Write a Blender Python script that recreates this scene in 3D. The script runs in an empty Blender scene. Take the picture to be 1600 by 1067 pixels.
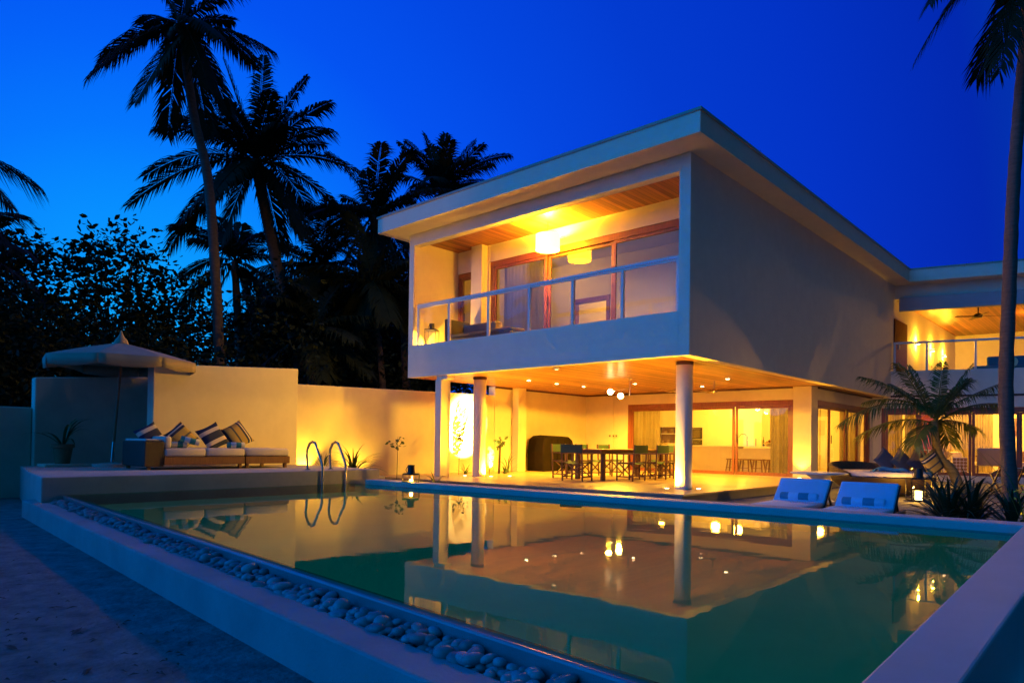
import bpy, bmesh, math, random
from mathutils import Vector, Matrix
PI = math.pi
R = math.radians
S = bpy.context.scene
C = S.collection

# ------------------------------------------------------------------ camera
YAW, PITCH, ROLL = 0.7399, 0.0152, 0.0133
EYE = Vector((0, 0, 0.88))
_fw = Vector((-math.sin(YAW) * math.cos(PITCH), math.cos(YAW) * math.cos(PITCH), math.sin(PITCH)))
_rt = Vector((math.cos(YAW), math.sin(YAW), 0))
_up = _rt.cross(_fw)
_r = math.cos(ROLL) * _rt + math.sin(ROLL) * _up
_u = -math.sin(ROLL) * _rt + math.cos(ROLL) * _up
cam = bpy.data.cameras.new('camera')
cam.sensor_width = 36
cam.lens = 1082.7 / 1600 * 36
cam.shift_y = 141.1 / 1600
cam.clip_end = 2000
co = bpy.data.objects.new('camera', cam)
C.objects.link(co)
co.matrix_world = Matrix(((_r.x, _u.x, -_fw.x, 0), (_r.y, _u.y, -_fw.y, 0), (_r.z, _u.z, -_fw.z, 0.88), (0, 0, 0, 1)))
S.camera = co
S.view_settings.view_transform = 'Standard'
S.view_settings.look = 'None'
S.view_settings.exposure = 0
S.view_settings.gamma = 1
S.cycles.use_denoising = True
S.cycles.max_bounces = 8
S.cycles.diffuse_bounces = 4
S.cycles.glossy_bounces = 4
S.cycles.transparent_max_bounces = 16
S.cycles.transmission_bounces = 4
S.cycles.caustics_reflective = False
S.cycles.caustics_refractive = False
S.cycles.sample_clamp_indirect = 6
S.cycles.blur_glossy = 0.5

# ------------------------------------------------------------------ dusk sky: afterglow low in the west, deep blue opposite, added glow behind the camera
W = bpy.data.worlds.new('World')
S.world = W
W.use_nodes = True
wn, wl = W.node_tree.nodes, W.node_tree.links
for n in list(wn):
    wn.remove(n)
wo = wn.new('ShaderNodeOutputWorld')
bg = wn.new('ShaderNodeBackground')
tc = wn.new('ShaderNodeTexCoord')
dt = wn.new('ShaderNodeVectorMath')
dt.operation = 'DOT_PRODUCT'
dt.inputs[1].default_value = (-0.939, 0.338, 0.068)
rp = wn.new('ShaderNodeValToRGB')
stops = [(-1.0, (0.0, .014, .028)), (-.75, (0.0, .025, .05)), (-.4, (0.0, .048, .11)), (-.14, (0.0, .095, .31)), (0.06, (0.0, .105, .36)), (0.30, (0.0, .062, .38)), (.47, (0, .021, .43)), (.60, (0, .032, .56)), (.72, (0, .043, .63)),
         (.82, (0, .062, .76)), (.89, (0, .085, .88)), (.925, (0, .125, .95)), (.955, (0, .185, .99)), (.985, (0, .30, 1.0)), (1.0, (0, .40, 1.0))]
stops = [((p_ + 1) / 2, c_) for p_, c_ in stops]
cr = rp.color_ramp
cr.elements[0].position, cr.elements[0].color = stops[0][0], (*stops[0][1], 1)
cr.elements[1].position, cr.elements[1].color = stops[-1][0], (*stops[-1][1], 1)
for p_, c_ in stops[1:-1]:
    e_ = cr.elements.new(p_)
    e_.color = (*c_, 1)
wl.new(tc.outputs['Generated'], dt.inputs[0])
half = wn.new('ShaderNodeMath')
half.operation = 'MULTIPLY_ADD'
half.inputs[1].default_value = .5
half.inputs[2].default_value = .5
wl.new(dt.outputs['Value'], half.inputs[0])
wl.new(half.outputs[0], rp.inputs[0])
d2 = wn.new('ShaderNodeVectorMath')  # added blue glow behind the camera, brightens the villa's front facade
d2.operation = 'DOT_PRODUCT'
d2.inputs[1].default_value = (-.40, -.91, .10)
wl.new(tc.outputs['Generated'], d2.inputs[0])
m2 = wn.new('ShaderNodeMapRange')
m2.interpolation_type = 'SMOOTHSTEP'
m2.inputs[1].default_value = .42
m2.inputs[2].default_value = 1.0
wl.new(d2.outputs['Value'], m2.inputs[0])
added_glow = wn.new('ShaderNodeMix')
added_glow.data_type = 'RGBA'
added_glow.blend_type = 'ADD'
wl.new(m2.outputs[0], added_glow.inputs[0])
wl.new(rp.outputs[0], added_glow.inputs[6])
added_glow.inputs[7].default_value = (0, .44, 1.75, 1)
sky = wn.new('ShaderNodeTexSky')
sky.sky_type = 'NISHITA'
sky.sun_disc = False
sky.sun_elevation = R(-4)
sky.sun_rotation = R(-70)
mx = wn.new('ShaderNodeMix')
mx.data_type = 'RGBA'
mx.blend_type = 'ADD'
mx.inputs[0].default_value = 0.03
wl.new(added_glow.outputs[2], mx.inputs[6])
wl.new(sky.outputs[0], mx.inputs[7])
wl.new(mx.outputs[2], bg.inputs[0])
bg.inputs[1].default_value = 1.0
wl.new(bg.outputs[0], wo.inputs[0])

WARM = (1.0, .50, .025)
WARM2 = (1.0, .47, .034)
LAMPS = 7.5      # one gain for every lamp

# ------------------------------------------------------------------ materials
MATS = {}


def mat(name, col, rough=.6, var=.12, scale=6, bump=0, bscale=60, metal=0, spec=.5, coat=0, emit=None, estr=0, stretch=None):
    if name in MATS:
        return MATS[name]
    m = bpy.data.materials.new(name)
    m.use_nodes = True
    N, L = m.node_tree.nodes, m.node_tree.links
    b = N['Principled BSDF']
    b.inputs['Roughness'].default_value = rough
    b.inputs['Metallic'].default_value = metal
    b.inputs['Specular IOR Level'].default_value = spec
    b.inputs['Coat Weight'].default_value = coat
    b.inputs['Coat Roughness'].default_value = .12
    t = N.new('ShaderNodeTexCoord')
    mp = N.new('ShaderNodeMapping')
    if stretch:
        mp.inputs['Scale'].default_value = stretch
    L.new(t.outputs['Object'], mp.inputs[0])
    nz = N.new('ShaderNodeTexNoise')
    nz.inputs['Scale'].default_value = scale
    nz.inputs['Detail'].default_value = 6
    nz.inputs['Roughness'].default_value = .65
    L.new(mp.outputs[0], nz.inputs['Vector'])
    r_ = N.new('ShaderNodeValToRGB')
    r_.color_ramp.elements[0].position = .3
    r_.color_ramp.elements[1].position = .7
    r_.color_ramp.elements[0].color = (*[c * (1 - var) for c in col], 1)
    r_.color_ramp.elements[1].color = (*[min(1, c * (1 + var)) for c in col], 1)
    L.new(nz.outputs[0], r_.inputs[0])
    L.new(r_.outputs[0], b.inputs['Base Color'])
    if bump:
        n2 = N.new('ShaderNodeTexNoise')
        n2.inputs['Scale'].default_value = bscale
        n2.inputs['Detail'].default_value = 4
        L.new(mp.outputs[0], n2.inputs['Vector'])
        bp = N.new('ShaderNodeBump')
        bp.inputs['Strength'].default_value = bump
        bp.inputs['Distance'].default_value = .02
        L.new(n2.outputs[0], bp.inputs['Height'])
        L.new(bp.outputs[0], b.inputs['Normal'])
    if emit:
        b.inputs['Emission Color'].default_value = (*emit, 1)
        b.inputs['Emission Strength'].default_value = estr
    MATS[name] = m
    return m


def plank_mat(name, c0, c1, width=.1, axis='X', rough=.35, coat=.25, grain=3):
    """boards running across the given axis: every board its own tone, dark joints, stretched grain"""
    m = bpy.data.materials.new(name)
    m.use_nodes = True
    N, L = m.node_tree.nodes, m.node_tree.links
    b = N['Principled BSDF']
    t = N.new('ShaderNodeTexCoord')
    sp = N.new('ShaderNodeSeparateXYZ')
    L.new(t.outputs['Object'], sp.inputs[0])
    dv = N.new('ShaderNodeMath')
    dv.operation = 'DIVIDE'
    dv.inputs[1].default_value = width
    L.new(sp.outputs[axis], dv.inputs[0])
    fl = N.new('ShaderNodeMath')
    fl.operation = 'FLOOR'
    L.new(dv.outputs[0], fl.inputs[0])
    fr = N.new('ShaderNodeMath')
    fr.operation = 'FRACT'
    L.new(dv.outputs[0], fr.inputs[0])
    wnz = N.new('ShaderNodeTexWhiteNoise')
    wnz.noise_dimensions = '1D'
    L.new(fl.outputs[0], wnz.inputs['W'])
    mp = N.new('ShaderNodeMapping')
    mp.inputs['Scale'].default_value = (14, .6, 14) if axis == 'X' else (.6, 14, 14)
    L.new(t.outputs['Object'], mp.inputs[0])
    nz = N.new('ShaderNodeTexNoise')
    nz.inputs['Scale'].default_value = grain
    nz.inputs['Detail'].default_value = 6
    L.new(mp.outputs[0], nz.inputs['Vector'])
    a = N.new('ShaderNodeMath')
    a.operation = 'ADD'
    L.new(wnz.outputs[0], a.inputs[0])
    L.new(nz.outputs[0], a.inputs[1])
    h = N.new('ShaderNodeMath')
    h.operation = 'MULTIPLY'
    h.inputs[1].default_value = .5
    L.new(a.outputs[0], h.inputs[0])
    r_ = N.new('ShaderNodeValToRGB')
    r_.color_ramp.elements[0].position = .2
    r_.color_ramp.elements[1].position = .8
    r_.color_ramp.elements[0].color = (*c0, 1)
    r_.color_ramp.elements[1].color = (*c1, 1)
    L.new(h.outputs[0], r_.inputs[0])
    g = N.new('ShaderNodeMath')
    g.operation = 'LESS_THAN'
    g.inputs[1].default_value = .085
    L.new(fr.outputs[0], g.inputs[0])
    mm = N.new('ShaderNodeMix')
    mm.data_type = 'RGBA'
    L.new(g.outputs[0], mm.inputs[0])
    L.new(r_.outputs[0], mm.inputs[6])
    mm.inputs[7].default_value = (*[c * .35 for c in c0], 1)
    L.new(mm.outputs[2], b.inputs['Base Color'])
    b.inputs['Roughness'].default_value = rough
    b.inputs['Coat Weight'].default_value = coat
    b.inputs['Coat Roughness'].default_value = .18
    bp = N.new('ShaderNodeBump')
    bp.inputs['Strength'].default_value = .25
    bp.inputs['Distance'].default_value = .004
    bp.invert = True
    L.new(g.outputs[0], bp.inputs['Height'])
    L.new(bp.outputs[0], b.inputs['Normal'])
    MATS[name] = m
    return m


def stripe_mat(name, cols, pos, axis='X', width=.5, rough=.85):
    """woven stripes: constant bands of colour repeating every `width` metres along an axis"""
    m = bpy.data.materials.new(name)
    m.use_nodes = True
    N, L = m.node_tree.nodes, m.node_tree.links
    b = N['Principled BSDF']
    t = N.new('ShaderNodeTexCoord')
    sp = N.new('ShaderNodeSeparateXYZ')
    L.new(t.outputs['Object'], sp.inputs[0])
    dv = N.new('ShaderNodeMath')
    dv.operation = 'MULTIPLY_ADD'
    dv.inputs[1].default_value = 1 / width
    dv.inputs[2].default_value = .5
    L.new(sp.outputs[axis], dv.inputs[0])
    fr = N.new('ShaderNodeMath')
    fr.operation = 'FRACT'
    L.new(dv.outputs[0], fr.inputs[0])
    r_ = N.new('ShaderNodeValToRGB')
    r_.color_ramp.interpolation = 'CONSTANT'
    els = r_.color_ramp.elements
    els[0].position, els[0].color = pos[0], (*cols[0], 1)
    els[1].position, els[1].color = pos[1], (*cols[1], 1)
    for p, c in zip(pos[2:], cols[2:]):
        els.new(p).color = (*c, 1)
    L.new(fr.outputs[0], r_.inputs[0])
    L.new(r_.outputs[0], b.inputs['Base Color'])
    b.inputs['Roughness'].default_value = rough
    nz = N.new('ShaderNodeTexNoise')
    nz.inputs['Scale'].default_value = 300
    L.new(t.outputs['Object'], nz.inputs['Vector'])
    bp = N.new('ShaderNodeBump')
    bp.inputs['Strength'].default_value = .2
    bp.inputs['Distance'].default_value = .002
    L.new(nz.outputs[0], bp.inputs['Height'])
    L.new(bp.outputs[0], b.inputs['Normal'])
    MATS[name] = m
    return m


def glass_mat(name, tint=(1, 1, 1), ior=1.5, rough=0.0, boost=1.0, ripple=0, rscale=2.0, power=1.0):
    """thin see-through sheet: clear transmission mixed with a Fresnel mirror reflection"""
    m = bpy.data.materials.new(name)
    m.use_nodes = True
    N, L = m.node_tree.nodes, m.node_tree.links
    for n in list(N):
        N.remove(n)
    o = N.new('ShaderNodeOutputMaterial')
    tr = N.new('ShaderNodeBsdfTransparent')
    tr.inputs[0].default_value = (*tint, 1)
    gl = N.new('ShaderNodeBsdfGlossy')
    gl.inputs['Roughness'].default_value = rough
    fr = N.new('ShaderNodeFresnel')
    fr.inputs['IOR'].default_value = ior
    mul = N.new('ShaderNodeMath')
    mul.operation = 'MULTIPLY'
    mul.use_clamp = True
    mul.inputs[1].default_value = boost
    pw = N.new('ShaderNodeMath')
    pw.operation = 'POWER'
    pw.inputs[1].default_value = power
    L.new(fr.outputs[0], pw.inputs[0])
    L.new(pw.outputs[0], mul.inputs[0])
    ms = N.new('ShaderNodeMixShader')
    L.new(mul.outputs[0], ms.inputs[0])
    L.new(tr.outputs[0], ms.inputs[1])
    L.new(gl.outputs[0], ms.inputs[2])
    L.new(ms.outputs[0], o.inputs[0])
    if ripple:
        t = N.new('ShaderNodeTexCoord')
        n1 = N.new('ShaderNodeTexNoise')
        n1.inputs['Scale'].default_value = rscale
        n1.inputs['Detail'].default_value = 3
        L.new(t.outputs['Object'], n1.inputs['Vector'])
        bp = N.new('ShaderNodeBump')
        bp.inputs['Strength'].default_value = ripple
        bp.inputs['Distance'].default_value = .02
        L.new(n1.outputs[0], bp.inputs['Height'])
        L.new(bp.outputs[0], gl.inputs['Normal'])
        L.new(bp.outputs[0], fr.inputs['Normal'])
    MATS[name] = m
    return m


def glow(name, col, s):
    m = bpy.data.materials.new(name)
    m.use_nodes = True
    b = m.node_tree.nodes['Principled BSDF']
    b.inputs['Base Color'].default_value = (.8, .75, .65, 1)
    b.inputs['Emission Color'].default_value = (*col, 1)
    b.inputs['Emission Strength'].default_value = s
    MATS[name] = m
    return m


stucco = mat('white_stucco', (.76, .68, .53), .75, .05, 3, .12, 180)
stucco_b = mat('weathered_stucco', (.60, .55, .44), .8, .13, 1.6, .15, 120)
stone_deck = mat('deck_plaster', (.40, .37, .35), .65, .12, 2.5, .12, 90)
coping_m = mat('coping_plaster', (.40, .385, .385), .55, .08, 2, .1, 150)
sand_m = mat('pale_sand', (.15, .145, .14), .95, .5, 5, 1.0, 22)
tile_m = mat('pool_plaster', (.50, .97, .72), .4, .1, 1.5, .05, 40)
lip_m = mat('wet_pool_edge', (.20, .21, .22), .25, .15, 2, .06, 60, coat=.3)
terr_m = mat('terrace_stone', (.44, .31, .17), .30, .22, 1.1, .05, 60, coat=.12)
riser_m = mat('terrace_riser', (.26, .24, .22), .7, .15, 3, .1, 60)
pebble_m = mat('white_pebble', (.22, .23, .245), .5, .18, 3, .06, 60)
soffit_m = plank_mat('soffit_boards', (.13, .038, .006), (.58, .25, .05), .12, 'X', .42, .16)
ceil_m = plank_mat('ceiling_boards', (.13, .034, .008), (.44, .16, .04), .11, 'X', .42, .12)
timber = mat('red_timber', (.235, .068, .022), .42, .25, 5, .06, 60, coat=.2, stretch=(6, 6, .5))
matte_timber = mat('matte_timber', (.20, .055, .018), .9, .25, 5, .05, 60, spec=.1, stretch=(6, 6, .5))
dark_timber = mat('dark_timber', (.085, .030, .014), .45, .25, 8, .05, 60, stretch=(5, 5, .6))
teak = mat('teak', (.20, .09, .035), .5, .25, 7, .05, 60, stretch=(5, 5, .6))
rail_m = mat('white_rail_paint', (.66, .65, .63), .4, .03, 4)
flash_m = mat('roof_flashing', (.34, .30, .24), .5, .1, 4)
steel = mat('stainless_steel', (.32, .32, .33), .2, .04, 10, metal=1)
black_metal = mat('black_metal', (.016, .015, .014), .45, .2, 10)
brass_m = mat('brushed_metal', (.5, .42, .3), .3, .1, 10, metal=1)
canvas = mat('olive_teal_canvas', (.030, .066, .040), .9, .12, 12, .1, 250)
umb_m = mat('umbrella_canvas', (.33, .27, .20), .85, .08, 3, .08, 200)
cushion_m = mat('cream_cushion', (.58, .53, .52), .85, .05, 6, .08, 160)
wicker = mat('dark_wicker', (.040, .024, .014), .6, .3, 40, .5, 90)
blue_cloth = mat('white_lounger_mesh', (.60, .62, .66), .8, .05, 5, .08, 200)
blue_back = mat('blue_lounger_cloth', (.30, .55, .76), .85, .05, 5, .08, 200)
terra = mat('terracotta', (.30, .13, .065), .75, .2, 6, .15, 50)
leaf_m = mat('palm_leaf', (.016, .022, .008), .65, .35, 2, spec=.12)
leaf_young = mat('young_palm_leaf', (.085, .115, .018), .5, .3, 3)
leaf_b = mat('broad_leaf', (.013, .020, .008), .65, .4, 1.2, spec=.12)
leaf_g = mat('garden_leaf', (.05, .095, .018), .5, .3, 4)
trunk_m = mat('palm_bark', (.105, .070, .055), .85, .3, 5, .7, 14, stretch=(1, 1, 5))
trunk_y = mat('young_palm_bark', (.19, .15, .06), .8, .35, 6, .6, 20, stretch=(1, 1, 4))
bark_m = mat('tree_bark', (.05, .035, .025), .9, .3, 4, .6, 20)
cover_m = mat('grill_cover', (.012, .008, .005), .85, .25, 3, .3, 12, spec=.08)
curtain_m = mat('linen_curtain', (.42, .36, .22), .9, .08, 4, .05, 100)


def cloth_through(m_, amount=.5):
    N, L = m_.node_tree.nodes, m_.node_tree.links
    b = N['Principled BSDF']
    o = [n for n in N if n.type == 'OUTPUT_MATERIAL'][0]
    tr = N.new('ShaderNodeBsdfTranslucent')
    src = b.inputs['Base Color'].links[0].from_socket
    L.new(src, tr.inputs[0])
    ms = N.new('ShaderNodeMixShader')
    ms.inputs[0].default_value = amount
    L.new(b.outputs[0], ms.inputs[1])
    L.new(tr.outputs[0], ms.inputs[2])
    L.new(ms.outputs[0], o.inputs[0])
    return m_


cloth_through(curtain_m)
room_m = mat('room_paint', (.78, .74, .66), .7, .03, 3)
navy = (.010, .022, .085)
crm = (.62, .55, .50)
ylw = (.42, .30, .085)
pil_a = stripe_mat('navy_pink_stripe', [navy, crm, navy, crm, navy], [0, .22, .36, .64, .78], 'X', .5)
pil_b = stripe_mat('yellow_navy_stripe', [ylw, navy, crm, navy, ylw, (.06, .07, .09), ylw, navy], [0, .12, .18, .23, .32, .55, .62, .86], 'X', .5)
towel_m = stripe_mat('aqua_stripe_towel', [(.60, .62, .66), (.03, .23, .25)], [0, .5], 'X', .17)
towel_b = stripe_mat('blue_stripe_towel', [(.38, .62, .85), (.05, .24, .36)], [0, .5], 'X', .26)
wat = glass_mat('pool_water_surface', (.28, 1.0, .52), 1.33, .02, 1.0, .09, 1.3, 1.3)
pane_m = glass_mat('window_glass', (.97, .97, .96), 1.5, 0, 1.3)
rail_glass = glass_mat('railing_glass', (.98, .985, .985), 1.45, 0, .7)
lan_glass = glass_mat('lantern_glass', (.97, .97, .95), 1.45, .02, .9)
bulb_m = glow('lamp_glow', (1, .62, .25), 26)
shade_m = glow('drum_shade_glow', (1, .44, .0085), 105)
disc_m = glow('downlight_glow', (1, .68, .33), 30)
disc_soft = glow('ceiling_disc_glow', (1, .68, .33), 4)
candle_m = glow('candle_glow', (1, .66, .22), 16)
ground_disc = glow('ground_light_glow', (1, .72, .35), 22)


# ------------------------------------------------------------------ geometry builder
class MB:
    def __init__(s, M=None):
        s.v, s.f, s.M, s.smooth = [], [], M, False

    def add(s, vs, fs, M=None):
        o = len(s.v)
        for p in vs:
            p = Vector(p)
            if M is not None:
                p = M @ p
            if s.M is not None:
                p = s.M @ p
            s.v.append(p)
        s.f += [tuple(i + o for i in f) for f in fs]

    def box(s, x0, x1, y0, y1, z0, z1, M=None):
        s.add([(x0, y0, z0), (x1, y0, z0), (x1, y1, z0), (x0, y1, z0), (x0, y0, z1), (x1, y0, z1), (x1, y1, z1), (x0, y1, z1)],
              [(0, 3, 2, 1), (4, 5, 6, 7), (0, 1, 5, 4), (1, 2, 6, 5), (2, 3, 7, 6), (3, 0, 4, 7)], M)

    def prism(s, poly, z0, z1, M=None):
        """poly (x, y) counter-clockwise; z0/z1 numbers or per-vertex lists"""
        n = len(poly)
        a = z0 if isinstance(z0, (list, tuple)) else [z0] * n
        b = z1 if isinstance(z1, (list, tuple)) else [z1] * n
        s.add([(p[0], p[1], a[i]) for i, p in enumerate(poly)] + [(p[0], p[1], b[i]) for i, p in enumerate(poly)],
              [tuple(range(n - 1, -1, -1)), tuple(range(n, 2 * n))] + [(i, (i + 1) % n, n + (i + 1) % n, n + i) for i in range(n)], M)

    def tube(s, pts, r, n=8, cap=True, M=None):
        pts = [Vector(p) for p in pts]
        rs = r if isinstance(r, (list, tuple)) else [r] * len(pts)
        vs, fs = [], []
        ref = None
        for i, p in enumerate(pts):
            t = (pts[min(i + 1, len(pts) - 1)] - pts[max(i - 1, 0)]).normalized()
            if ref is None:
                ref = t.orthogonal().normalized()
            a = (ref - t * ref.dot(t))
            a = a.normalized() if a.length > 1e-6 else t.orthogonal().normalized()
            ref = a
            b = t.cross(a)
            for k in range(n):
                q = 2 * PI * k / n
                vs.append(p + (a * math.cos(q) + b * math.sin(q)) * rs[i])
        for i in range(len(pts) - 1):
            for k in range(n):
                k2 = (k + 1) % n
                fs.append((i * n + k, i * n + k2, (i + 1) * n + k2, (i + 1) * n + k))
        if cap:
            fs.append(tuple(range(n - 1, -1, -1)))
            fs.append(tuple((len(pts) - 1) * n + k for k in range(n)))
        s.add(vs, fs, M)

    def bar(s, a, b, w, h=None, M=None):
        """rectangular stick from a to b"""
        h = h or w
        a, b = Vector(a), Vector(b)
        t = (b - a).normalized()
        z = Vector((0, 0, 1)) if abs(t.z) < .95 else Vector((0, 1, 0))
        x = t.cross(z).normalized() * w / 2
        y = x.cross(t).normalized() * h / 2
        s.add([a - x - y, a + x - y, a + x + y, a - x + y, b - x - y, b + x - y, b + x + y, b - x + y],
              [(0, 3, 2, 1), (4, 5, 6, 7), (0, 1, 5, 4), (1, 2, 6, 5), (2, 3, 7, 6), (3, 0, 4, 7)], M)

    def lathe(s, prof, n=24, c=(0, 0, 0), M=None):
        """prof: (radius, z) from bottom to top"""
        vs, fs = [], []
        for r, z in prof:
            for k in range(n):
                q = 2 * PI * k / n
                vs.append((c[0] + r * math.cos(q), c[1] + r * math.sin(q), c[2] + z))
        for i in range(len(prof) - 1):
            for k in range(n):
                k2 = (k + 1) % n
                fs.append((i * n + k, i * n + k2, (i + 1) * n + k2, (i + 1) * n + k))
        if prof[0][0] > 1e-4:
            fs.append(tuple(range(n - 1, -1, -1)))
        if prof[-1][0] > 1e-4:
            fs.append(tuple((len(prof) - 1) * n + k for k in range(n)))
        s.add(vs, fs, M)

    def rbox(s, x0, x1, y0, y1, z0, z1, r=.04, seg=3, M=None):
        """box with rounded edges (cushion, mattress)"""
        bm = bmesh.new()
        bmesh.ops.create_cube(bm, size=1)
        for v in bm.verts:
            v.co = Vector(((x0 + x1) / 2 + v.co.x * (x1 - x0), (y0 + y1) / 2 + v.co.y * (y1 - y0), (z0 + z1) / 2 + v.co.z * (z1 - z0)))
        bmesh.ops.bevel(bm, geom=list(bm.edges), offset=r, segments=seg, affect='EDGES', profile=.5)
        bm.verts.index_update()
        s.add([v.co.copy() for v in bm.verts], [tuple(v.index for v in f.verts) for f in bm.faces], M)
        bm.free()

    def build(s, name, m, parent=None, smooth=False, bevel=0, loc=None):
        me = bpy.data.meshes.new(name)
        vs = s.v
        if loc is not None:
            L_ = Vector(loc)
            vs = [v - L_ for v in vs]
        me.from_pydata([tuple(v) for v in vs], [], s.f)
        me.update()
        me.materials.append(m)
        o = bpy.data.objects.new(name, me)
        C.objects.link(o)
        if loc is not None:
            o.location = loc
        if smooth:
            for p in me.polygons:
                p.use_smooth = True
            try:
                me.set_sharp_from_angle(angle=R(45))
            except Exception:
                pass
        if bevel:
            b = o.modifiers.new('bevel', 'BEVEL')
            b.width = bevel
            b.segments = 2
            b.limit_method = 'ANGLE'
            b.harden_normals = False
        if parent:
            o.parent = parent
        return o


def tag(o, label, cat, group=None, kind=None):
    o['label'] = label
    o['category'] = cat
    if group:
        o['group'] = group
    if kind:
        o['kind'] = kind
    return o


def T(name, label, cat, loc=(0, 0, 0), rz=0, group=None):
    o = bpy.data.objects.new(name, None)
    o.empty_display_size = .2
    C.objects.link(o)
    o.location = loc
    o.rotation_euler = (0, 0, rz)
    return tag(o, label, cat, group)


def struct(o):
    o['kind'] = 'structure'
    return o


def dup(root, loc=None, rz=None, label=None):
    r = root.copy()
    C.objects.link(r)
    if loc is not None:
        r.location = loc
    if rz is not None:
        r.rotation_euler = (0, 0, rz)
    if label:
        r['label'] = label
    for ch in root.children:
        c = ch.copy()
        C.objects.link(c)
        c.parent = r
        for g in ch.children:
            d = g.copy()
            C.objects.link(d)
            d.parent = c
    return r


def leaf_cluster(m, c, r, n, size, rnd, flat=.7):
    for k in range(n):
        v = Vector((rnd.gauss(0, 1), rnd.gauss(0, 1), rnd.gauss(0, 1) * flat)) * r * .55
        p = c + v
        d = (v.normalized() * .7 + Vector((rnd.uniform(-1, 1), rnd.uniform(-1, 1), rnd.uniform(-.6, .6)))).normalized()
        s_ = d.cross(Vector((rnd.uniform(-1, 1), rnd.uniform(-1, 1), rnd.uniform(.2, 1)))).normalized()
        l = size * rnd.uniform(.6, 1.2)
        q = p + d * l
        mid = p + d * l * .58
        nn_ = d.cross(s_) * l * .08
        m.add([p, mid + s_ * l * .27 + nn_, q, mid - s_ * l * .27 + nn_, p + d * l * .25 + s_ * l * .2, p + d * l * .25 - s_ * l * .2, mid],
              [(0, 6, 1, 4), (0, 5, 3, 6), (6, 2, 1), (6, 3, 2)])


def frond(m, B, tip, arch, lf, seed, n=54, w=.075, sag=.6, start=.08, rad=.035):
    """quadratic arc from B to tip, leaflets in two ranks hanging a little"""
    rnd = random.Random(seed)
    B, tip = Vector(B), Vector(tip)
    L_ = (tip - B).length
    P1 = B + (tip - B) * .5 + Vector((0, 0, arch * L_))
    pt = lambda t: B * (1 - t) ** 2 + P1 * 2 * t * (1 - t) + tip * t * t
    tg = lambda t: ((P1 - B) * (1 - t) + (tip - P1) * t).normalized()
    K = 10
    m.tube([pt(i / K) for i in range(K + 1)], [rad * (1 - .85 * i / K) for i in range(K + 1)], 5)
    Z = Vector((0, 0, 1))
    roll = rnd.uniform(-.5, .5)
    for k in range(n):
        t = start + (1 - start) * (k + .5) / n
        p, T_ = pt(t), tg(t)
        N_ = Z - T_ * T_.dot(Z)
        if N_.length < .25:
            N_ = Vector((_fw.x, _fw.y, .3)) - T_ * T_.dot(Vector((_fw.x, _fw.y, .3)))
        N_.normalize()
        S_ = T_.cross(N_)
        prof = (.45 + .55 * math.sin(PI * min(1, (t - start) / (1 - start) * .62 + .16))) * (1 if t < .8 else 1 - .55 * (t - .8) / .2)
        for sg in (-1, 1):
            if rnd.random() < .05:
                continue
            l = lf * prof * rnd.uniform(.72, 1.15)
            lean = .40 + .85 * t + rnd.uniform(-.22, .22)
            d = (S_ * sg * math.cos(roll * sg) + N_ * (.25 - roll * .3) + T_ * lean).normalized()
            a = p + d * l * .05
            b = p + d * l * .5 - Z * l * sag * .22
            c = p + d * l * (.93 - sag * .12) - Z * l * sag * rnd.uniform(.6, 1.1)
            wd = (d.cross(N_)).normalized() * w * .5 * rnd.uniform(.8, 1.1)
            m.add([a - wd * .6, a + wd * .6, b + wd, b - wd, c], [(0, 1, 2, 3), (3, 2, 4)])


def lamp(name, kind, loc, power, col=WARM, parent=None, radius=.05, aim=None, size=R(70), blend=.4):
    l = bpy.data.lights.new(name, kind)
    l.energy = power * LAMPS
    l.color = col
    if kind == 'AREA':
        l.size = radius
    else:
        l.shadow_soft_size = radius
    if kind == 'SPOT':
        l.spot_size = size
        l.spot_blend = blend
    o = bpy.data.objects.new(name, l)
    C.objects.link(o)
    o.location = loc
    if aim is not None:
        d = Vector(aim) - Vector(loc)
        o.rotation_euler = d.to_track_quat('-Z', 'Y').to_euler()
    if parent:
        o.parent = parent
    return o

# ================================================================== SETTING
ZW = .125          # water level
ZS = -.19          # sand level
SH = 2.548         # soffit height


def lip(x):        # overflow edge line of the pool
    return 1.885 - .088 * x


# sand: one sheet with a hole where the pool stands
m = MB()
G = 600
xs = [-G, -16, -10.4, -.30, 14, G]
yw = [-G, -3, 1.5, 7.62, 28, G]
for i in range(5):
    for j in range(5):
        if i == 2 and j == 2:
            continue
        m.add([(xs[i], yw[j], ZS), (xs[i + 1], yw[j], ZS), (xs[i + 1], yw[j + 1], ZS), (xs[i], yw[j + 1], ZS)], [(0, 1, 2, 3)])
# strips round the pool channel inside that cell
m.add([(-10.4, 1.5, ZS), (-.30, 1.5, ZS), (-.30, lip(-.3) - .40, ZS), (-10.4, lip(-10.4) - .40, ZS)], [(0, 1, 2, 3)])
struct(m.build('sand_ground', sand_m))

# pool basin


def yf(x):         # far side of the pool
    return 7.30 + .05 * (x + 8)


XL, XR, XF, ZC = -10.3, -.60, -.80, .20
zb = -.02
m = MB()
m.add([(XL, lip(XL), zb), (XR, lip(XR), zb), (XF, yf(XF), zb), (XL, yf(XL), zb)], [(0, 1, 2, 3)])
m.add([(XL, yf(XL) - .002, zb), (XF, yf(XF) - .002, zb), (XF, yf(XF) - .002, .1), (XL, yf(XL) - .002, .1)], [(0, 1, 2, 3)])
m.add([(XR, lip(XR), zb), (XR, lip(XR), .1), (XF, yf(XF), .1), (XF, yf(XF), zb)], [(0, 1, 2, 3)])
m.add([(XL, lip(XL), zb), (XL, yf(XL), zb), (XL, yf(XL), .1), (XL, lip(XL), .1)], [(0, 1, 2, 3)])
struct(m.build('pool_basin', tile_m))
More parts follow.
